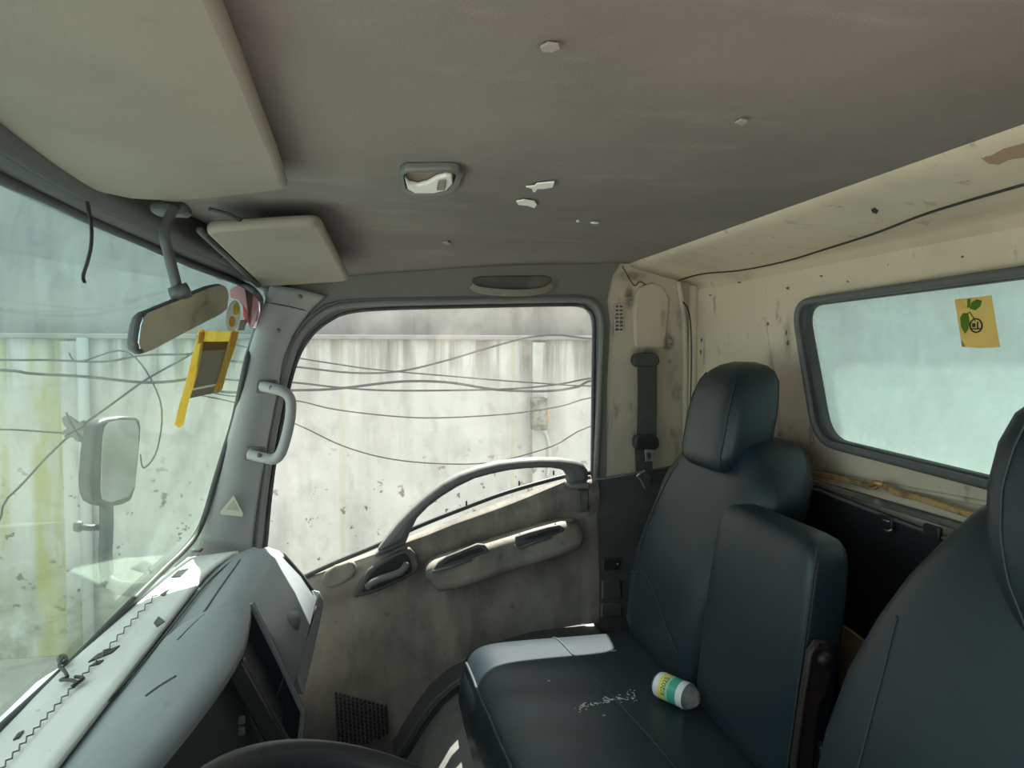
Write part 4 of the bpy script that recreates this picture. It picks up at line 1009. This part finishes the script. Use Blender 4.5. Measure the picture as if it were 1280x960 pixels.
rg = [at(1220+7.5*math.cos(a), 407+8.5*math.sin(a), X=.9085) for a in [i*math.tau/18 for i in range(18)]]
tube('ring_print', rg, .0011, ink, rs, closed=True)
rq('ring_mark', [(1215,404),(1219,404),(1219,409),(1215,409)], ink, .0012, rs)
tube('ring_stroke', [at(1222,402,X=.9085), at(1222,411,X=.9085)], .0009, ink, rs); tube('ring_stroke', [at(1215,411,X=.9085), at(1225,411,X=.9085)], .0009, ink, rs)
rq('torn_corner', [(1201,425),(1205,430),(1206,434),(1202,433)], brown_m, .001, rs)

# ------------------------------------------------------------------ door mirror outside
em = thing('outside_mirror', 'passenger side outside mirror on a black stalk beyond the windscreen', 'mirror', at(133, 720, Y=2.3))
def ey(u): return 2.20+(u-112)/66*.17
ho = [(122,530),(128,525),(135,522.5),(155,520),(171.5,521),(176,525),(178,533),(177,550),(174,582),(171.5,609),(166,625.6),(155,631),(140.6,634),(127,632),(118,627),(113.5,615),(112.5,600),(115,565),(119,540)]
hp = [at(u, v, Y=ey(u)) for u, v in ho]
en = (hp[7]-hp[16]).cross(Vector((0,0,1))).normalized()
if en.dot(-hp[0]) < 0: en = -en
prism('housing', hp, -en*.05, blackp, em, .012, 3)
gi = [(128,544),(130,534),(135,528),(150,525),(169,525),(173,535.6),(172,560),(168.7,606),(160,621),(138,628),(127,624),(125,612),(126,575)]
prism('mirror_glass', [at(u, v, Y=ey(u))+en*.0025 for u, v in gi], -en*.004, mirror_m, em, .0005)
tube('stalk', [at(u, v, Y=y) for u, v, y in ((133,625,2.33),(133,660,2.31),(132,700,2.27),(140,730,2.2),(190,735,2.06))]+[Vector((-.44, 1.97, .50))], .020, blackp, em, sm=5)
tube('bracket', [at(96,658,Y=2.3), at(112,660,Y=2.3), at(132,659,Y=2.31)], .010, trim_dark, em)
loft('bracket_knob', [tuple(at(98,658,Y=2.3)+Vector((0,0,d)))+(r, r, 2) for d, r in ((-.016,.006), (-.01,.014), (.01,.014), (.016,.006))], trim_dark, em, 16)

# ------------------------------------------------------------------ plastic bottle on the seat
r0 = .0235
zb_ = bf(*ab(.57, 1.30)).z+.003
B0, B1 = at(829, 857, Z=zb_+r0), at(866, 873, Z=zb_+r0)
axb = (B1-B0); axb.z = 0; Lb = axb.length; axb.normalize()
side_ = Vector((-axb.y, axb.x, 0)); upz = Vector((0, 0, 1))
bo_ = thing('plastic_bottle', 'small crushed clear plastic bottle with yellow and green label lying on the bench', 'bottle', B0-Vector((0,0,r0)))
def lathe(name, prof, mat, parent, n=28, a0=0, a1=math.tau, crush=0):
    V, Fc = [], []; closed = abs(a1-a0-math.tau) < 1e-4; m = n if closed else n+1
    for d, r in prof:
        for k in range(m):
            a = a0+(a1-a0)*k/n; rr = r*(1+crush*math.sin(5*a+d*200))
            V.append(B0+axb*d+(side_*math.cos(a)+upz*math.sin(a))*rr)
    for i in range(len(prof)-1):
        for k in range(m if closed else m-1): Fc.append((i*m+k, i*m+(k+1) % m, (i+1)*m+(k+1) % m, (i+1)*m+k))
    return mesh(name, V, Fc, mat, parent, smooth=True, sangle=50)
Lb = max(Lb, .07)
lathe('body', [(-.018,.001), (-.018,.012), (-.013,.020), (-.006,.0232), (.004,.0235), (Lb*.62,.0235), (Lb*.80,.0232), (Lb*.95,.021), (Lb*1.06,.0145), (Lb*1.10,.011), (Lb*1.10,.001)], clearp, bo_, 28, crush=.02)
bands = [(-.008, .004, label_w), (.004, .016, label_y), (.016, .026, label_l), (.026, .044, label_g), (.044, .058, label_w)]
for d0, d1_, mt in bands: lathe('label', [(d0, .0241 if d0 > -.005 else .0232), ((d0+d1_)/2, .0243), (d1_, .0241)], mt, bo_, 28)
cu = bpy.data.curves.new('t', 'FONT'); cu.body = 'E/2025'; cu.size = .0135; cu.extrude = 0; cu.align_x = 'CENTER'
to = bpy.data.objects.new('t', cu); COL.objects.link(to)
bpy.context.view_layer.update()
tm = bpy.data.meshes.new_from_object(to.evaluated_get(bpy.context.evaluated_depsgraph_get()))
bpy.data.objects.remove(to)
V = []
tocam = (Vector((0,0,CZ))-B0); ang0 = math.atan2(tocam.dot(upz), tocam.dot(side_))
sgn = -1
for v in tm.vertices:
    a = ang0+sgn*v.co.x/.0246
    V.append(B0+axb*(.021-v.co.y)+(side_*math.cos(a)+upz*math.sin(a))*.0247)
mesh('print', V, [tuple(p.vertices) for p in tm.polygons], ink, bo_)
